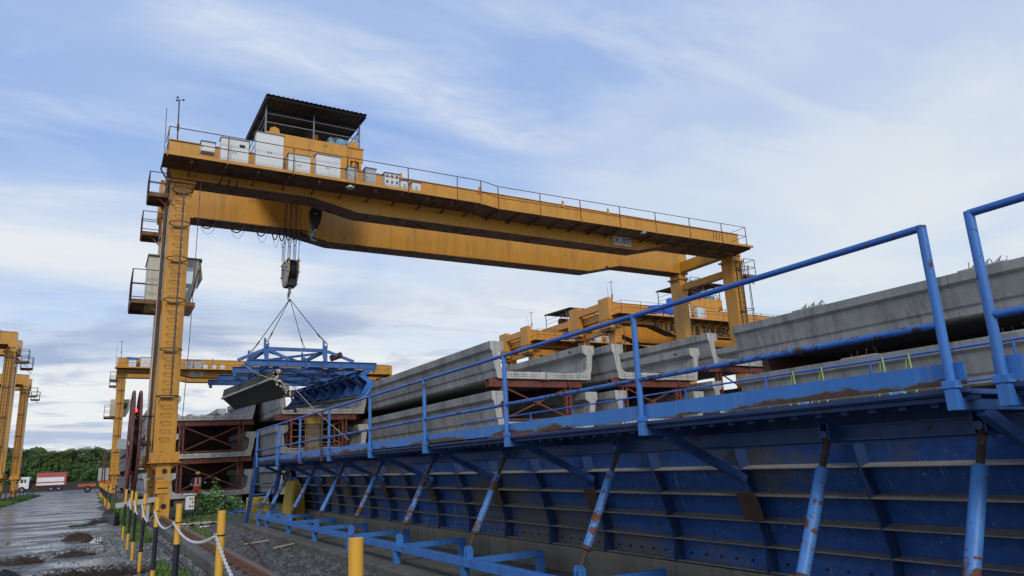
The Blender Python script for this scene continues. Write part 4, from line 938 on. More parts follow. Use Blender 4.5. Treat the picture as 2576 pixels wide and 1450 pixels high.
for i in range(4): b.disc((6.57+.09*i,30.65,10.1),.55,'x',.05,24)
b.box(6.52,6.89,30.3,31.0,9.42,9.9); b.build('sheaves',M['black'],t)
b=MB(); b.tube((6.7,30.65,9.5),(6.7,30.65,9.15),.06,10)
pts=[(6.7+.0,30.65+.17*math.sin(a),8.97+.19*math.cos(a)) for a in [math.radians(x) for x in range(-20,235,17)]]
for i in range(len(pts)-1): b.tube(pts[i],pts[i+1],.075-.004*i,10,.075-.004*(i+1))
b.build('hook',M['hook'],t)
t=thing('small_hook_block','small black teardrop hook block with light blue hook','hook block',(7.6,30,12.4))
b=MB(); b.prism([(7.30,12.7),(7.36,12.9),(7.5,13.0),(7.68,13.0),(7.82,12.9),(7.86,12.7),(7.80,12.35),(7.66,11.98),(7.5,11.98),(7.36,12.35)],'y',29.9,30.15); b.build('block_housing',M['black'],t,bevel=.04)
b=MB(); b.box(7.55,7.64,29.885,29.898,12.66,12.7); b.build('nameplate',M['sign'],t)
for x in (7.36,7.44,7.72,7.80): b=MB(); b.tube((x,30,12.9),(x,30.05,14.9),.012,6); b.build('rope',M['rope'],t)
b=MB(); b.tube((7.58,30,12.0),(7.58,30,11.85),.05,8)
pts=[(7.58+.16*math.sin(a)-.02,30,11.62+.17*math.cos(a)) for a in [math.radians(x) for x in range(20,-235,-17)]]
for i in range(len(pts)-1): b.tube(pts[i],pts[i+1],.07-.003*i,10,.07-.003*(i+1))
b.build('hook',M['ltblue'],t)
hk=V((6.7,30.5,8.83))
lug=dict(nl=at(672,862,28.4),nr=at(819,866,28.4),fl=at(631,889,31.6),fr=at(765,879,31.6))
for k,nm in (('nl','second sling from the left'),('nr','rightmost sling'),('fl','leftmost sling'),('fr','short sling just right of centre')):
    p=lug[k]; t=thing('lifting_sling',nm+' from the main hook to the blue spreader','sling',hk,'wire slings')
    q=hk+(p-hk)*.78; b=MB(); b.tube(hk,q,.016,6); b.build('wire_rope',M['rope'],t)
    b=MB(); b.tube(q,q+(p-q)*.3,.03,6); b.tube(q+(p-q)*.2+V((.02,0,0)),p+V((.04,0,.05)),.012,6); b.tube(q+(p-q)*.2,p+V((-.04,0,.05)),.012,6); b.ring(p+V((0,0,-.02)),.07,.018,'y',12); b.build('sling_eye',M['rope'],t)
t=thing('spreader_frame','blue steel spreader frame hanging from the four slings','spreader frame',(7,30,5.8))
B=lambda b,n,m='spblue',par=t: b.build(n,M[m],par)
ch={k:v-V((0,0,.16)) for k,v in lug.items()}
zl=6.28
for k in ch: ch[k].z=zl
for a,b_ in (('nl','nr'),('fl','fr'),('nl','fl'),('nr','fr')): b=MB(); b.beam(ch[a],ch[b_],.12,.13); B(b,'top_chord','spblue')
for a,b_ in (('nl','fr'),('nr','fl')): b=MB(); b.beam(ch[a]-V((0,0,.08)),ch[b_]-V((0,0,.08)),.08,.09); B(b,'plan_brace','spblue')
for k in ch:
    p=ch[k]; b=MB(); b.box(p.x-.07,p.x+.07,p.y-.07,p.y+.07,5.80,zl-.066); b.box(p.x-.07,p.x+.07,p.y-.07,p.y+.07,zl+.066,zl+.2); B(b,'frame_post','spblue')
    b=MB(); b.prism([(p.x-.14,zl-.25),(p.x-.10,zl-.32),(p.x-.06,zl-.25),(p.x-.06,zl+.38),(p.x-.10,zl+.44),(p.x-.14,zl+.38)],'y',p.y-.09,p.y-.07); B(b,'lug_plate')
for (k,dx,dy) in (('nl',.85,-.12),('nr',1.15,-.12),('fl',-.45,1.2),('fr',.9,.8),('nl',-1.0,.4)):
    p=ch[k]; b=MB(); b.beam(p,(p.x+dx,p.y+dy,5.85),.10,.11); B(b,'raking_strut','spblue')
ys=(28.3,30.5,33.1,34.9); xl=(4.67,4.48,4.31,4.12); xr=(9.85,9.9,10.0,9.9); zc=5.70
for i in range(4):
    b=MB(); b.ibeam((xl[i],ys[i],zc),(xr[i],ys[i],zc),.14,.25,.018)
    for j in range(8):
        x=xl[i]+.05+(xr[i]-xl[i]-.1)*j/7; b.box(x-.008,x+.008,ys[i]-.07,ys[i]+.07,zc-.11,zc+.11)
    mb=B(b,'main_beam','spblue')
    b=MB(); b.tube((xl[i]+.12,ys[i],zc-.26),(xl[i]+.12,ys[i],zc-.125),.07,10); b.tube((xr[i]-.12,ys[i],zc-.26),(xr[i]-.12,ys[i],zc-.125),.07,10); B(b,'end_roller','spblue',mb)
    for j in range(4):
        x=6.8+.62*j; b=MB(); b.ring((x,ys[i],zc-.2),.06,.012,'y',10); B(b,'hanging_ring','rope',mb)
for x in (5.6,8.4):
    for i in range(3):
        b=MB(); b.ibeam((x,ys[i]+.075,zc+.02),(x-.05,ys[i+1]-.075,zc+.02),.1,.16,.014); B(b,'cross_member')
for i in range(3):
    for a_,b_ in ((5.7,7.4),(7.4,8.9)):
        for s_ in (0,1):
            b=MB(); xa,xb=(a_,b_) if s_ else (b_,a_); b.beam((xa,ys[i]+.08,zc-.13),(xb,ys[i+1]-.08,zc-.13),.09,.07); B(b,'lower_brace','spblue')
b=MB(); b.tube((8.0,28.6,6.0),(8.35,28.3,6.12),.13,12); b.build('winch_roll',M['rusty'],t)
text('painted_lettering','FREE CAPACITY',M['bluedk'],t,(7.1-7,28.22-30,5.70-5.8),.10,ext=.002)
# lifted shutters: a panel is lofted between a near and a far cross section
def loft(mb,A,Bq):
    n=len(A); mb._add(list(A)+list(Bq),[(i,(i+1)%n,n+(i+1)%n,n+i) for i in range(n)]+[tuple(range(n))[::-1],tuple(range(n,2*n))])
    return mb
nA=[at(690,931,28),at(684,953,28),at(725,998,28)]; fA=[at(563,981,33),at(558,1003,33),at(590,1031,33)]
off=V((.10,.0,.02))
t=thing('shutter_panel','dark grey shutter panel with a long ridge, hanging left under the spreader','formwork',nA[1])
b=MB(); loft(b,nA+[p+off for p in nA[::-1]],fA+[p+off for p in fA[::-1]]); b.build('panel_skin',M['shut'],t,bevel=.01)
b=MB(); o1=V((-.03,-.01,0))
loft(b,[nA[1]+V((-.035,0,.035)),nA[1]+V((-.05,0,-.03)),nA[1]+V((.03,0,-.05)),nA[1]+V((.02,0,.05))],[fA[1]+V((-.035,0,.035)),fA[1]+V((-.05,0,-.03)),fA[1]+V((.03,0,-.05)),fA[1]+V((.02,0,.05))]); b.build('ridge',M['conw'],t)
b=MB(); r=random.Random(3)
for i in range(26):
    f=r.random(); p=nA[0].lerp(nA[1],f*2) if f<.5 else nA[1].lerp(nA[2],f*2-1); p=p+V((.05+r.uniform(0,.12),-.03,r.uniform(-.03,.03))); s_=r.uniform(.02,.07); b.box(p.x-s_,p.x+s_,p.y-.03,p.y+.02,p.z-s_,p.z+s_)
b.build('crusted_edge',M['hookblk'],t)
b=MB(); p=nA[2]; b.box(p.x-.02,p.x+.24,p.y-.04,p.y+.16,p.z+.05,p.z+.25); b.box(p.x-.2,p.x+.2,p.y-.02,p.y+.1,p.z-.02,p.z+.05); b.build('end_socket',M['rusty'],t)
b=MB(); b.tube(p+V((.12,0,.0)),p+V((.26,0,-.55)),.035,8); b.tube(p+V((.24,0,-.42)),p+V((.3,0,-.62)),.06,8); b.build('turnbuckle',M['cable'],t)
nB=[at(923,929,28),at(905,945,28),at(927,962,28),at(912,992,28),at(898,998,28)]; fB=[at(741,983,33),at(732,992,33),at(743,1000,33),at(733,1015,33),at(722,1026,33)]
t=thing('ribbed_form','dark blue ribbed form hanging right under the spreader','formwork',nB[2])
offb=V((.26,.05,.0))
b=MB(); loft(b,[p+offb for p in nB]+[p+offb+V((.02,0,0)) for p in nB[::-1]],[p+offb for p in fB]+[p+offb+V((.02,0,0)) for p in fB[::-1]]); b.build('skin_plate',M['ribp'],t)
for i in range(9):
    f=i/8; S_=[a.lerp(c_,f) for a,c_ in zip(nB,fB)]
    b=MB(); dd=(fB[2]-nB[2]).normalized()*.014
    w_=V((-.06,0,0)) if i else V((-.05,0,0))
    A=[p+w_ for p in S_]+[p+offb for p in S_[::-1]]
    loft(b,A,[q+dd for q in A]); b.build('rib',M['blue'] if i==0 else M['bluedk'],t)
for j in (0,1,3):
    b=MB(); b.beam(nB[j]+V((.06,.02,0)),fB[j]+V((.06,.02,0)),.2,.015,(0,0,1)); b.build('stiffener',M['bluedk'],t)
b=MB(); b.beam(nB[4]+V((.05,0,-.02)),fB[4]+V((-.05,0,-.05)),.25,.10,(0,0,1)); b.build('bottom_beam',M['shut'],t)
b=MB(); b.path([at(603,912,28.1),at(650,942,27.9),at(735,972,27.8),at(800,1040,27.5),at(877,1107,27.3)],.016,6); tag(b.build('tag_rope',M['wood']),'slack brown guide rope running down from the spreader frame','rope')
# =================================================================== STRIPED POSTS AND CHAIN
P=[(.76,22.3),(.76,19.2),(.76,16.6),(.77,14.2),(.78,11.3),(.76,8.2),(.87,6.06),(.93,2.9),(.95,.6)]
ordn=['sixth','fifth','fourth','third','second']
lab=['short post farthest along the white rope row','second striped post from the far end of the rope','third striped post from the far end of the rope','striped post fourth from the far end of the rope','striped post just left of the crane foot, rope tied on top','striped post where the white chain begins its long sag','yellow post top in front of the concrete beside the rail','nearest yellow post, at the bottom centre of the picture','post beyond the lower picture edge']
def post(x,y,z,label,s=1.,lean=(0,0),cut=(.34,.70)):
    t=thing('striped_post',label,'post',(x,y,0),'yellow and black striped posts')
    for nm,mt,a,b_ in (('lower_band','pyel',-.05,cut[0]*z),('middle_band','pblk',cut[0]*z,cut[1]*z),('upper_band','pyel',cut[1]*z,z)):
        b=MB(); b.tube((lean[0]*a,lean[1]*a,a),(lean[0]*b_,lean[1]*b_,b_),.030*s,14); b.build(nm,M[mt],t,local=True)
    if y<16:
        b=MB(); b.ring((0,0,1.12),.034*s,.005,'z',12); b.build('tie_wire',M['black'],t,local=True)
    return t
for (x,y),l in zip(P[:8],lab): post(x,y,1.30,l,1.0,lean=((0,.012,-.01,.008,.0,.006,.0,-.004)[lab.index(l)],.0),cut={6:(.15,.46),7:(.05,.2)}.get(lab.index(l),(.27,.70)))
for i in range(17):
    y=41+i*2.9; post(.74-.015*i+R.uniform(-.04,.04),y,1.3+R.uniform(-.04,.05),('third','next','following')[i%3]+' distant post' if 0 else 'distant striped post %s along the wet road edge'%(('nearest','second','third','fourth','fifth','sixth','seventh','eighth','ninth','tenth','eleventh','twelfth','thirteenth','fourteenth','fifteenth','sixteenth','farthest')[i]),lean=(R.uniform(-.04,.04),R.uniform(-.03,.03)))
b=MB(); b.tube((.71,29.6,0),(.60,27,1.42),.025,10); tag(b.build('leaning_pole',M['wood']),'thin pale pole leaning beside the tyre, before the striped posts','pole')
def catenary(a,c,sag,n=26):
    return [V(a).lerp(V(c),i/n)+V((0,0,-sag*4*(i/n)*(1-i/n))) for i in range(n+1)]
# white rope
b=MB()
for i in range(1,5): b.path(catenary((P[i][0]-.03,P[i][1],1.12),(P[i+1][0]-.03,P[i+1][1],1.12),.20 if i<4 else .13),.010,6)
tag(b.build('white_rope',M['chain']),'white rope sagging between the far striped posts','rope')
b=MB(); k=0
for (i,sag) in ((5,.11),(6,.30)):
    pts=catenary((P[i][0]-.035,P[i][1],1.12),(P[i+1][0]-.035,P[i+1][1],1.12 if i==5 else 1.1),sag,60)
    # resample into links
    L_=0; step=.036; d=[0]
    for a,c_ in zip(pts[:-1],pts[1:]): d.append(d[-1]+(c_-a).length)
    s_=0; j=0
    while s_<d[-1]-step:
        while d[j+1]<s_: j+=1
        f=(s_-d[j])/(d[j+1]-d[j]); p=pts[j].lerp(pts[j+1],f); tn=(pts[j+1]-pts[j]).normalized()
        u=tn.cross(V((0,0,1))).normalized(); w_=tn.cross(u)
        q=u if k%2 else w_; lo=.027; wd=.011
        rg=[p+tn*lo*math.cos(a)+q*wd*math.sin(a) for a in [2*math.pi*m_/8 for m_ in range(9)]]
        b.path(rg,.0036,4); s_+=step; k+=1
tag(b.build('plastic_chain',M['chain']),'white plastic chain sagging towards the nearest yellow post','chain')
# hoses
for i,(dx,lb) in enumerate(((0,'left black hose lying in the gravel beside the posts'),(.07,'right black hose lying in the gravel beside the posts'),)):
    b=MB(); b.path([(1.43+dx,28,.03),(1.39+dx,24,.03),(1.43+dx,20.5,.03),(1.46+dx,17.8,.03),(1.45+dx,15.8,.03),(1.42+dx,12,.03),(1.5+dx,8,.03)],.03,8); tag(b.build('rubber_hose',M['cable']),lb,'hose')
b=MB(); b.path([(1.2,29,.05),(1.05,27,.3),(1.0,25,.12),(1.35,24,.03)],.015,6); tag(b.build('thin_cable',M['cable']),'thin dark cable looping down near the cable reel','cable')
# =================================================================== SMALL THINGS
t=thing('control_box','white control box with round buttons on thin legs','control box',(2.93,28,0))
b=MB(); b.box(2.80,3.08,27.9,28.1,.43,.93); b.build('box_body',M['white'],t,bevel=.01)
b=MB(); b.box(2.72,3.12,27.82,28.16,.935,.96); b.build('rain_hood',M['white'],t)
for x,z,c_ in ((2.94,.80,'black'),(3.02,.80,'hivis'),(3.02,.68,'black'),(2.94,.55,'black'),(3.02,.55,'hivis')):
    b=MB(); b.tube((x,27.87,z),(x,27.9,z),.026,10); b.build('button',M[c_],t)
for x in (2.83,3.05): b=MB(); b.tube((x,28,0),(x,28,.43),.012,6); b.build('leg',M['black'],t)
# shrub
def shrub(name,label,c,r,h,n,mat,seed,size=.09,stems=6):
    t=thing(name,label,'shrub',c); rr=random.Random(seed)
    s=MB(); tips=[]
    for i in range(stems):
        a=rr.uniform(0,6.28); e=V((r*.7*math.cos(a)*rr.random(),r*.7*math.sin(a)*rr.random(),h*rr.uniform(.6,1.0))); s.tube((0.1*math.cos(a),.1*math.sin(a),0),e,.014,5,.006); tips.append(e)
    s.build('stems',M['bark'],t,local=True)
    b=MB()
    for i in range(n):
        e=rr.choice(tips); f=rr.random()**.6; k=rr.uniform(.15,.45)*(1.15-f)*r+.06
        p=V((e.x*f,e.y*f,e.z*f))+V((rr.gauss(0,k),rr.gauss(0,k),rr.gauss(0,k*.55)+.04)); p.z=max(.03,p.z)
        a=rr.uniform(0,6.28); d=V((math.cos(a),math.sin(a),rr.uniform(-.3,.5))).normalized(); w_=d.cross(V((0,0,1))).normalized()*.5; w_=(w_+V((0,0,rr.uniform(-.3,.3)))).normalized()
        s_=size*rr.uniform(.6,1.3); b._add([p,p+d*s_*.5+w_*s_*.33,p+d*s_,p+d*s_*.5-w_*s_*.33],[(0,1,2,3)])
    b.build('leaves',M[mat],t,local=True,recalc=False); return t
shrub('green_shrub','leafy green shrub with one tall shoot, before the worker','',.1,.1,1,'shrub',1) if 0 else None
shrub('green_shrub','leafy green shrub with one tall shoot, just before the worker',(4.0,31.5,0),.75,1.05,1500,'shrub',11,.12,9)
sh=shrub('green_shrub','lower broad shrub right of the tall shoot, beside the blue stair',(4.85,32.3,0),.6,.62,900,'shrub',12,.11,8)
shrub('green_shrub','narrow upright leafy shoot rising between the two shrubs',(4.28,32.0,0),.16,1.42,420,'shrub',13,.11,3)
# worker
def person():
    t=thing('person','person in orange red vest, yellow helmet and white gloves behind the shrub','person',(4.45,39.5,.02))
    J=dict(pel=(0,0,.93),spi=(0,0,1.15),che=(0,-.02,1.33),nec=(0,-.02,1.47),hed=(0,-.05,1.60),
      ls=(-.18,-.02,1.40),le=(-.30,-.06,1.16),lw=(-.33,-.26,1.10),lh=(-.31,-.34,1.12),
      rs=(.18,-.02,1.40),re=(.32,-.04,1.18),rw=(.34,-.24,1.16),rh=(.32,-.32,1.19),
      lp=(-.10,0,.88),lk=(-.12,-.03,.50),la=(-.13,0,.09),lt=(-.14,-.17,.04),rp=(.10,0,.88),rk=(.12,-.02,.50),ra=(.14,.02,.09),rt=(.16,-.15,.04))
    Rd=dict(pel=.145,spi=.14,che=.165,nec=.06,hed=.09,ls=.075,le=.05,lw=.035,lh=.04,rs=.075,re=.05,rw=.035,rh=.04,lp=.10,lk=.065,la=.045,lt=.04,rp=.10,rk=.065,ra=.045,rt=.04)
    E_=[('pel','spi'),('spi','che'),('che','nec'),('nec','hed'),('che','ls'),('ls','le'),('le','lw'),('lw','lh'),('che','rs'),('rs','re'),('re','rw'),('rw','rh'),('pel','lp'),('lp','lk'),('lk','la'),('la','lt'),('pel','rp'),('rp','rk'),('rk','ra'),('ra','rt')]
    ks=list(J); me=bpy.data.meshes.new('body'); vs=[J[k] for k in ks]; es=[(ks.index(a),ks.index(c_)) for a,c_ in E_]; rad=[Rd[k] for k in ks]
    for hn,sg in (('lh',-1),('rh',1)):
        h=V(J[hn])
        for q,(dx,ln) in enumerate(((-.035,.07),(-.012,.085),(.012,.08),(.032,.06))):
            a=len(vs); vs+= [tuple(h+V((dx,-.03,0))),tuple(h+V((dx,-.03-ln*.6,-.015))),tuple(h+V((dx,-.03-ln,-.04)))]; es+=[(ks.index(hn),a),(a,a+1),(a+1,a+2)]; rad+=[.011,.010,.008]
        a=len(vs); vs+=[tuple(h+V((-.05*sg,-.01,.01))),tuple(h+V((-.06*sg,-.05,-.01)))]; es+=[(ks.index(hn),a),(a,a+1)]; rad+=[.012,.010]
    me.from_pydata(vs,es,[]); o=bpy.data.objects.new('body',me); col.objects.link(o); o.parent=t
    sk=o.modifiers.new('skin','SKIN'); 
    if not me.skin_vertices: me.skin_vertices.new()
    for i,r_ in enumerate(rad): me.skin_vertices[0].data[i].radius=(r_,r_)
    me.skin_vertices[0].data[0].use_root=True
    sb=o.modifiers.new('s','SUBSURF'); sb.levels=1; sb.render_levels=2; sk.use_smooth_shade=True
    me.materials.append(M['skinp'])
    G=lambda b,n,m: b.build(n,M[m],t,local=True)
    # clothing shells
    def shell(nm,secs,m):
        b=MB(); n=14; vs=[]
        for (cx,cy,cz,rx,ry) in secs: vs+=[(cx+rx*math.cos(2*math.pi*i/n),cy+ry*math.sin(2*math.pi*i/n),cz) for i in range(n)]
        b.smooth=True
        b._add(vs,[(k*n+i,k*n+(i+1)%n,(k+1)*n+(i+1)%n,(k+1)*n+i) for k in range(len(secs)-1) for i in range(n)]); G(b,nm,m)
    shell('vest',[(0,0,.86,.20,.14),(0,0,1.0,.19,.135),(0,0,1.15,.19,.135),(0,-.01,1.3,.215,.145),(0,-.01,1.42,.21,.12),(0,-.01,1.47,.09,.08)],'hivis')
    shell('waist_tape',[(0,0,1.06,.194,.14),(0,0,1.11,.194,.14)],'reflect')
    shell('trouser_leg',[(-.12,0,.1,.075,.08),(-.12,0,.5,.09,.10),(-.10,0,.88,.115,.13)],'hivis'); shell('trouser_leg',[(.13,0,.1,.075,.08),(.12,0,.5,.09,.10),(.10,0,.88,.115,.13)],'hivis')
    for sg in (-1,1):
        b=MB(); b.beam((sg*.10,-.155,1.10),(sg*.09,-.14,1.45),.05,.008,(0,1,0)); G(b,'shoulder_tape','reflect')
        b=MB(); s_,e_,w_=(J['ls'],J['le'],J['lw']) if sg<0 else (J['rs'],J['re'],J['rw']); b.tube(s_,e_,.085,12,.062); b.tube(e_,w_,.062,12,.045); b.smooth=True; G(b,'sleeve','navy')
        h=V(J['lh'] if sg<0 else J['rh']); b=MB(); b.tube(h+V((0,.07,0)),h+V((0,-.02,0)),.048,10,.05); G(b,'glove','glove')
    b=MB(); vs=[];n=16
    for k in range(7):
        a=k/6*math.pi/2; vs+=[(.115*math.cos(a)*math.cos(2*math.pi*i/n),-.05+.135*math.cos(a)*math.sin(2*math.pi*i/n),1.635+.115*math.sin(a)) for i in range(n)]
    b.smooth=True; b._add(vs,[(k*n+i,k*n+(i+1)%n,(k+1)*n+(i+1)%n,(k+1)*n+i) for k in range(6) for i in range(n)]); b.smooth=False
    b.prism([(-.09,-.15),(.09,-.15),(.06,-.225),(-.06,-.225)],'z',1.63,1.642); b.ring((0,-.05,1.637),.125,.008,'z',18); G(b,'helmet','helmet')
    b=MB(); b.tube((0,-.155,1.585),(0,-.135,1.60),.014,8); b.tube((-.03,-.13,1.605),(-.03,-.14,1.605),.01,8); b.tube((.03,-.13,1.605),(.03,-.14,1.605),.01,8); b.box(-.025,.025,-.142,-.13,1.548,1.556); G(b,'face','navy')
person()
# yellow painted concrete blocks and a tall capped block
b=MB(); b.prism([(4.85,.112),(5.45,.112),(5.40,.95),(5.22,1.30),(4.98,1.30)],'y',21.9,22.4); b.prism([(4.85,.112),(4.95,.112),(5.03,1.29),(4.98,1.3)],'y',21.4,21.89); tag(b.build('concrete_block',M['ychip'],bevel=.04),'tapered yellow concrete block beside the blue props','concrete block')
b=MB(); b.box(4.2,4.78,23.75,24.4,0,.83); tag(b.build('concrete_block',M['ychip'],bevel=.04),'square yellow concrete block behind the blue stair','concrete block')
t=thing('capped_pillar','grey concrete pillar with a yellow top behind the platform railing','pillar',(8.1,32,0))
b=MB(); b.box(7.9,8.44,31.7,32.2,0,3.55); b.build('shaft',M['conbed'],t,bevel=.03)
b=MB(); b.box(7.88,8.46,31.68,32.22,3.553,3.82); b.build('yellow_cap',M['ychip'],t,bevel=.03)
t=thing('pipe_rack','rusty yellow pipe rack around the yellow topped pillar','rack',(8,31.4,0))
for i in range(6):
    z=2.2+.27*i; b=MB(); b.tube((7.15,31.4,z),(9.2,31.4,z),.018,6); b.build('rack_bar',M['brown'],t)
for x in (7.15,7.75,9.0,9.2): b=MB(); b.tube((x,31.4,0),(x,31.4,3.7),.02,6); b.build('rack_upright',M['brown'],t)
# debris
def pile(x,y,rx,ry,h,label,seed,straw=60,mat='straw'):
    t=thing('debris_pile',label,'debris',(x,y,0)); r=random.Random(seed)
    b=MB(); n=10; vs=[]
    for j in range(n+1):
        for i in range(n+1):
            u,v=(i/n-.5)*2,(j/n-.5)*2; d=min(1,math.hypot(u,v)); vs.append((u*rx,v*ry,-.01+h*(1-d)**.8*r.uniform(.55,1.25)))
    b._add(vs,[(j*(n+1)+i,j*(n+1)+i+1,(j+1)*(n+1)+i+1,(j+1)*(n+1)+i) for j in range(n) for i in range(n)]); b.build('heap',M[mat],t,local=True,recalc=False)
    b=MB()
    for _ in range(straw*2):
        a=r.uniform(0,6.28);d=r.random()**.5; p=V((rx*d*math.cos(a),ry*d*math.sin(a),h*(1-d)*.8)); q=p+V((r.uniform(-.3,.3),r.uniform(-.2,.2),r.uniform(0,.16))); b.tube(p,q,.0035,4)
    tag(b.build('straws',M['straw'],t,local=True),kind='stuff')
pile(-.28,23.7,.42,.5,.24,'brown straw heap in front of the bright puddle',1)
pile(-.25,18.7,.45,.35,.12,'low brown heap in the middle of the near road',2)
pile(-1.1,18.0,.4,.3,.14,'flat dark heap near the left of the near road',3)
pile(.2,32.3,.35,.6,.10,'small dark heap at the road edge near the tyre',4)
pile(-1.25,15.6,.32,.25,.16,'black crumpled heap near the bottom left',5,20,'black')
pile(.05,14.4,.9,.4,.07,'wide brown straw litter at the bottom of the road',6,260)
pile(.72,40,.3,.5,.25,'dark clump at the end of the near posts',7,30)
for i,(x,y,a,l) in enumerate(((3.6,16.2,.6,'pale broken timber on the dark rubble'),(-.6,15.3,1.2,'small pale scrap on the near road'),(3.78,11.9,1.9,'white scrap beside the concrete slab edge'),(3.3,17.6,.3,'narrow pale lath among the dark rubble'))):
    b=MB(); d=V((math.cos(a),math.sin(a),0))*(.28 if i in(0,3) else .07); b.beam(V((x,y,.03))-d,V((x,y,.05))+d,.09,.03); tag(b.build('timber_scrap',M['wood'],bevel=.01),l,'scrap')
b=MB()
b.path([(2.6,13.0,.03),(3.0,16,.05),(3.3,19.5,.04)],.022,6); tag(b.build('steel_bar',M['rusty']),'long rusty bar lying on the rubble before the slab','bar')
def cloth(name,label,x,y,rx,ry,h,mat,seed,cat):
    r=random.Random(seed); n=14; b=MB(); vs=[]
    for j in range(n+1):
        for i in range(n+1):
            u,v=(i/n-.5)*2,(j/n-.5)*2; k=1+.25*math.sin(3*math.atan2(v,u)+seed); vs.append((x+u*rx*k,y+v*ry*k,.012+h*r.random()))
    b._add(vs,[(j*(n+1)+i,j*(n+1)+i+1,(j+1)*(n+1)+i+1,(j+1)*(n+1)+i) for j in range(n) for i in range(n)]); return tag(b.build(name,M[mat],recalc=False),label,cat)
cloth('blue_sheet','crumpled blue plastic sheet on the ground left of the yellow block',5.15,31.8,.45,.5,.08,'tarp',2,'sheet')
cloth('yellow_sheet','crumpled pale yellow sheet on the ground near the rail',3.1,26.2,.5,.35,.08,'wood',3,'sheet')
for i,(x,y) in enumerate(((2.6,26.8),(2.5,25.2),(3.0,24.6))): cloth('paper_scrap',('left','lower','right')[i]+' white scrap near the crumpled yellow sheet',x,y,.16,.12,.04,'truckwhite',4+i,'scrap')
t=thing('old_tyre','worn tyre lying against the base of the leaning pole','tyre',(.76,29.3,.2))
b=MB(); 
for k in range(20):
    a0,a1=[2*math.pi*q/20 for q in (k,k+1)]; b.tube((0,.18*math.cos(a0),.18*math.sin(a0)),(0,.18*math.cos(a1),.18*math.sin(a1)),.085,10)
b.build('tyre_ring',M['tyre'],t,local=True); b=MB(); b.disc((0,0,0),.1,'x',.05,16); b.build('tyre_core',M['rusty'],t,local=True)
# left verge fence of short posts with net
for i in range(13):
    y=52+i*4.3; b=MB(); b.box(-6.35,-6.27,y-.05,y+.05,0,.95); b.box(-6.4,-6.22,y-.08,y+.08,.95,1.0); tag(b.build('fence_stub',M['rusty']),'short dark fence stub along the left verge','fence post','identical short stubs along the left verge')
for i,(x,y,sx_) in enumerate(((-6.5,92,.5),(-6.3,98,.45))):
    o=cloth('green_net',('left','right')[i]+' piece of green netting near the wheels of the white truck',x,y,sx_,.5,.45,'green',8+i,'net')
# =================================================================== VEHICLES
def wheel(t,x,y,r,w_=.3):
    b=MB(); b.disc((x,y,r),r,'y',w_,24); o=b.build('wheel',M['tyre'],t,local=True); b=MB(); b.disc((x,y-w_/2-.01,r),r*.5,'y',.03,16); b.build('rim',M['lead'],o,local=True)
t=thing('tipper_truck','white cab tipper truck with red and white body, crossing behind the left cranes','truck',(-9.9,126,0)); 
b=MB(); b.prism([(-1.2,.8),(.75,.8),(.75,3.0),(.55,3.15),(-.75,3.15),(-1.05,2.4),(-1.2,1.7)],'y',0,2.3); cbn=b.build('cab',M['truckwhite'],t,local=True,bevel=.06)
b=MB(); b.prism([(-.85,2.0),(-.25,2.0),(-.25,2.7),(-.65,2.7)],'y',-.015,-.004); b.build('cab_window',M['glass'],cbn,local=True)
b=MB(); b.prism([(-.1,2.0),(.25,2.0),(.25,2.7),(-.1,2.7)],'y',-.015,-.004); b.build('cab_window',M['glass'],cbn,local=True)
b=MB(); b.box(.8,1.0,.1,2.2,.9,2.5); b.build('cab_back_stack',M['black'],t,local=True)
b=MB(); b.box(-1.0,7.0,.5,1.8,.7,1.0); b.build('chassis',M['rusty'],t,local=True)
b=MB(); b.prism([(2.0,1.25),(7.1,1.25),(7.2,3.85),(1.95,3.85)],'y',0,2.4); bd=b.build('tipping_body',M['truckred'],t,local=True,bevel=.03)
for z0,z1,m_ in ((1.35,1.75,'truckwhite'),(2.0,2.9,'truckwhite')): b=MB(); b.box(2.08,6.9,-.03,-.005,z0,z1); b.build('side_panel',M[m_],bd,local=True)
b=MB()
for i in range(8): b.box(2.5+i*.4,2.75+i*.4,-.045,-.032,1.80,1.93)
b.build('side_lettering',M['truckred'],bd,local=True)
b=MB(); b.box(1.95,2.07,-.06,0,1.25,3.85); b.box(6.95,7.2,-.06,0,1.25,3.85); b.build('body_post',M['truckred'],bd,local=True)
for x in (-.4,4.7,6.1): wheel(t,x,.1,.62)
t.rotation_euler=(0,0,math.radians(-4)); p=at(49,1237,150); q=at(163,1237,150); k=(q.x-p.x)/7.9; t.scale=(k,k,k); t.location=(p.x+.7*k,150,0)
t=thing('grey_box_truck','grey box truck partly hidden behind the second gantry leg','truck',(.3,115,0))
b=MB(); b.box(0,1.3,0,2.3,1.5,3.15); b.build('box_body',M['grey'],t,local=True,bevel=.03)
b=MB(); b.box(1.31,4.5,0,2.3,1.5,3.1); b.build('cargo_side',M['reel'],t,local=True,bevel=.03)
b=MB(); b.box(.2,5,0,2,.75,1.48); b.build('chassis',M['orange'],t,local=True)
for x in (.8,3.2): wheel(t,x,.1,.5)
t=thing('flatbed_trailer','low orange red trailer right of the tipper truck','trailer',(-2.2,116,0))
b=MB(); b.box(-3,.1,0,2,.8,.9); b.build('drawbar_deck',M['rusty'],t,local=True)
b=MB(); b.box(.2,2.4,0,2,.75,1.15); b.build('deck_frame',M['orange'],t,local=True,bevel=.02)
for x in (1.4,): wheel(t,x,.1,.45)
# boundary wall
b=MB(); b.box(-60,8.0,165,165.25,0,1.5); tag(b.build('boundary_wall',M['wall']),'low brown boundary wall in front of the palms','wall')
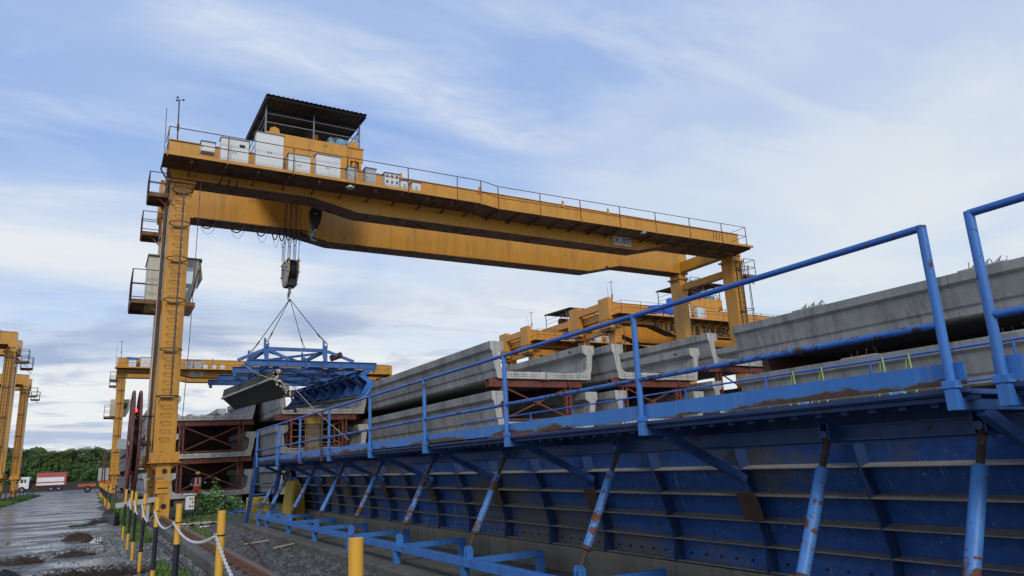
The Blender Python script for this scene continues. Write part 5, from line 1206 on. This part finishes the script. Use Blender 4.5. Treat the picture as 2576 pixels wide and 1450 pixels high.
# =================================================================== TREES
def palm(seed,h,label):
    r=random.Random(seed); t=thing('palm_tree',label,'palm tree',(0,0,0),'trees beyond the yard')
    b=MB(); pts=[V((0,0,0)),V((r.uniform(-.2,.2),0,h*.4)),V((r.uniform(-.5,.5),r.uniform(-.3,.3),h))]; b.tube(pts[0],pts[1],.17,8,.13); b.tube(pts[1],pts[2],.13,8,.10); b.build('trunk',M['bark'],t,local=True)
    b=MB(); top=pts[2]
    for i in range(20):
        a=i*2.4+r.uniform(-.2,.2); el=r.uniform(-.2,1.2); Lg=r.uniform(2.1,2.9); d=V((math.cos(a),math.sin(a),0)); prev=top; s=V((-d.y,d.x,0))
        n=11
        for k in range(1,n+1):
            f=k/n; p=top+d*Lg*f*math.cos(el*(1-f))*.95+V((0,0,Lg*(math.sin(el)*f-.75*f*f)))
            b._add([prev-s*.012,prev+s*.012,p+s*.012,p-s*.012],[(0,1,2,3)])
            if k>1:
                ll=.75*math.sin(math.pi*min(1,.12+f*.86))+.12
                for sg in (-1,1):
                    for q in (0,.5):
                        o=prev.lerp(p,q); e=o+s*sg*ll*.8+d*ll*.35+V((0,0,-ll*r.uniform(.25,.7))); b._add([o-d*.035,o+d*.05,e],[(0,1,2)])
            prev=p
    b.build('crown',M['palm'],t,local=True,recalc=False); return t
def bushy(seed,h,w_,label,mat='leaf',n=2600):
    r=random.Random(seed); t=thing('broadleaf_tree',label,'tree',(0,0,0),'trees beyond the yard')
    b=MB(); b.tube((0,0,0),(0,0,h*.5),.22,8,.14)
    cl=[]
    for i in range(15):
        a=r.uniform(0,6.28);rr=w_*r.random()**.5; z=h*r.uniform(.30,.88)*(1-.25*rr/w_); c_=V((rr*math.cos(a),rr*math.sin(a),z)); cl.append((c_,r.uniform(.35,.75)*w_*.5)); b.tube((0,0,h*.35),c_,.06,5,.02)
    b.build('trunk',M['bark'],t,local=True)
    b=MB()
    for _ in range(n):
        c_,k=r.choice(cl); d=V((r.gauss(0,1),r.gauss(0,1),r.gauss(0,.8))).normalized(); p=c_+d*k*r.uniform(.6,1.1)
        u=V((r.gauss(0,1),r.gauss(0,1),r.gauss(0,1))).normalized(); v=u.cross(d+V((.01,0,0))).normalized(); s=r.uniform(.09,.22)
        b._add([p-u*s,p+v*s*.7,p+u*s,p-v*s*.7],[(0,1,2,3)])
    b.build('crown',M[mat],t,local=True,recalc=False); return t
pp=[palm(i,h,'') for i,h in ((1,5.2),(2,4.4),(3,6.0))]; bb=[bushy(i,5.2,2.4,'',m_,2600) for i,m_ in ((4,'leaf'),(5,'leafd'),(6,'leaf'))]
used=set()
ordw=['first','second','third','fourth','fifth','sixth','seventh','eighth','ninth','tenth','eleventh','twelfth','thirteenth','fourteenth','fifteenth','sixteenth','seventeenth','eighteenth','nineteenth','twentieth','twenty-first','twenty-second','twenty-third','twenty-fourth','twenty-fifth','twenty-sixth']
rt=random.Random(21)
def plant(protos,lst,fmt):
    lst=sorted(lst)
    for i,(x,y,s) in enumerate(lst):
        k=rt.randrange(len(protos)); pr=protos[k]
        if k not in used_: o=pr; used_.add(k)
        else: o=copy_tree(pr)
        o.location=(x,y,0); o.scale=(s,s,s*rt.uniform(.92,1.08)); o.rotation_euler=(0,0,rt.uniform(0,6.28)); o['label']=fmt%ordw[i]
used_=set(); plant(pp,[(-40+i*2.3+rt.uniform(-.6,.6),rt.uniform(174,184),rt.uniform(1.1,1.42)) for i in range(22)],'feathery palm beyond the yard wall, %s palm from the left')
used_=set(); plant(bb,[(-36+i*2.45+rt.uniform(-.7,.7),rt.uniform(168,173),rt.uniform(.85,1.2)) for i in range(19)],'bushy green tree behind the yard wall, %s bushy tree from the left')
# far wooded mass and mast
def farwood():
    r=random.Random(77); b=MB()
    for _ in range(24000):
        x=r.uniform(-60,20); y=r.uniform(196,206); hh=8.4+.7*math.sin(x*.33)+.6*math.sin(x*1.1+2); z=hh*r.random()**.6; s=r.uniform(.3,.65)
        u=V((r.gauss(0,1),r.gauss(0,1),r.gauss(0,1))).normalized(); v=u.cross(V((.3,.8,.1))).normalized(); p=V((x,y,z)); b._add([p-u*s,p+v*s*.7,p+u*s,p-v*s*.7],[(0,1,2,3)])
    return b
tag(farwood().build('far_wood',M['leaf'],recalc=False),'dark wooded mass behind the palms','wood',kind='stuff')
b=MB()
for a in (0,2.1,4.2): b.tube((-.9+.9*math.cos(a),300+.9*math.sin(a),0),(-.9+.15*math.cos(a),300+.15*math.sin(a),13.8),.09,5)
for z in range(1,13): b.ring((-.9,300,z),.9-.06*z,.05,'z',3)
tag(b.build('lattice_mast',M['lead']),'thin lattice mast far behind the palms','mast')
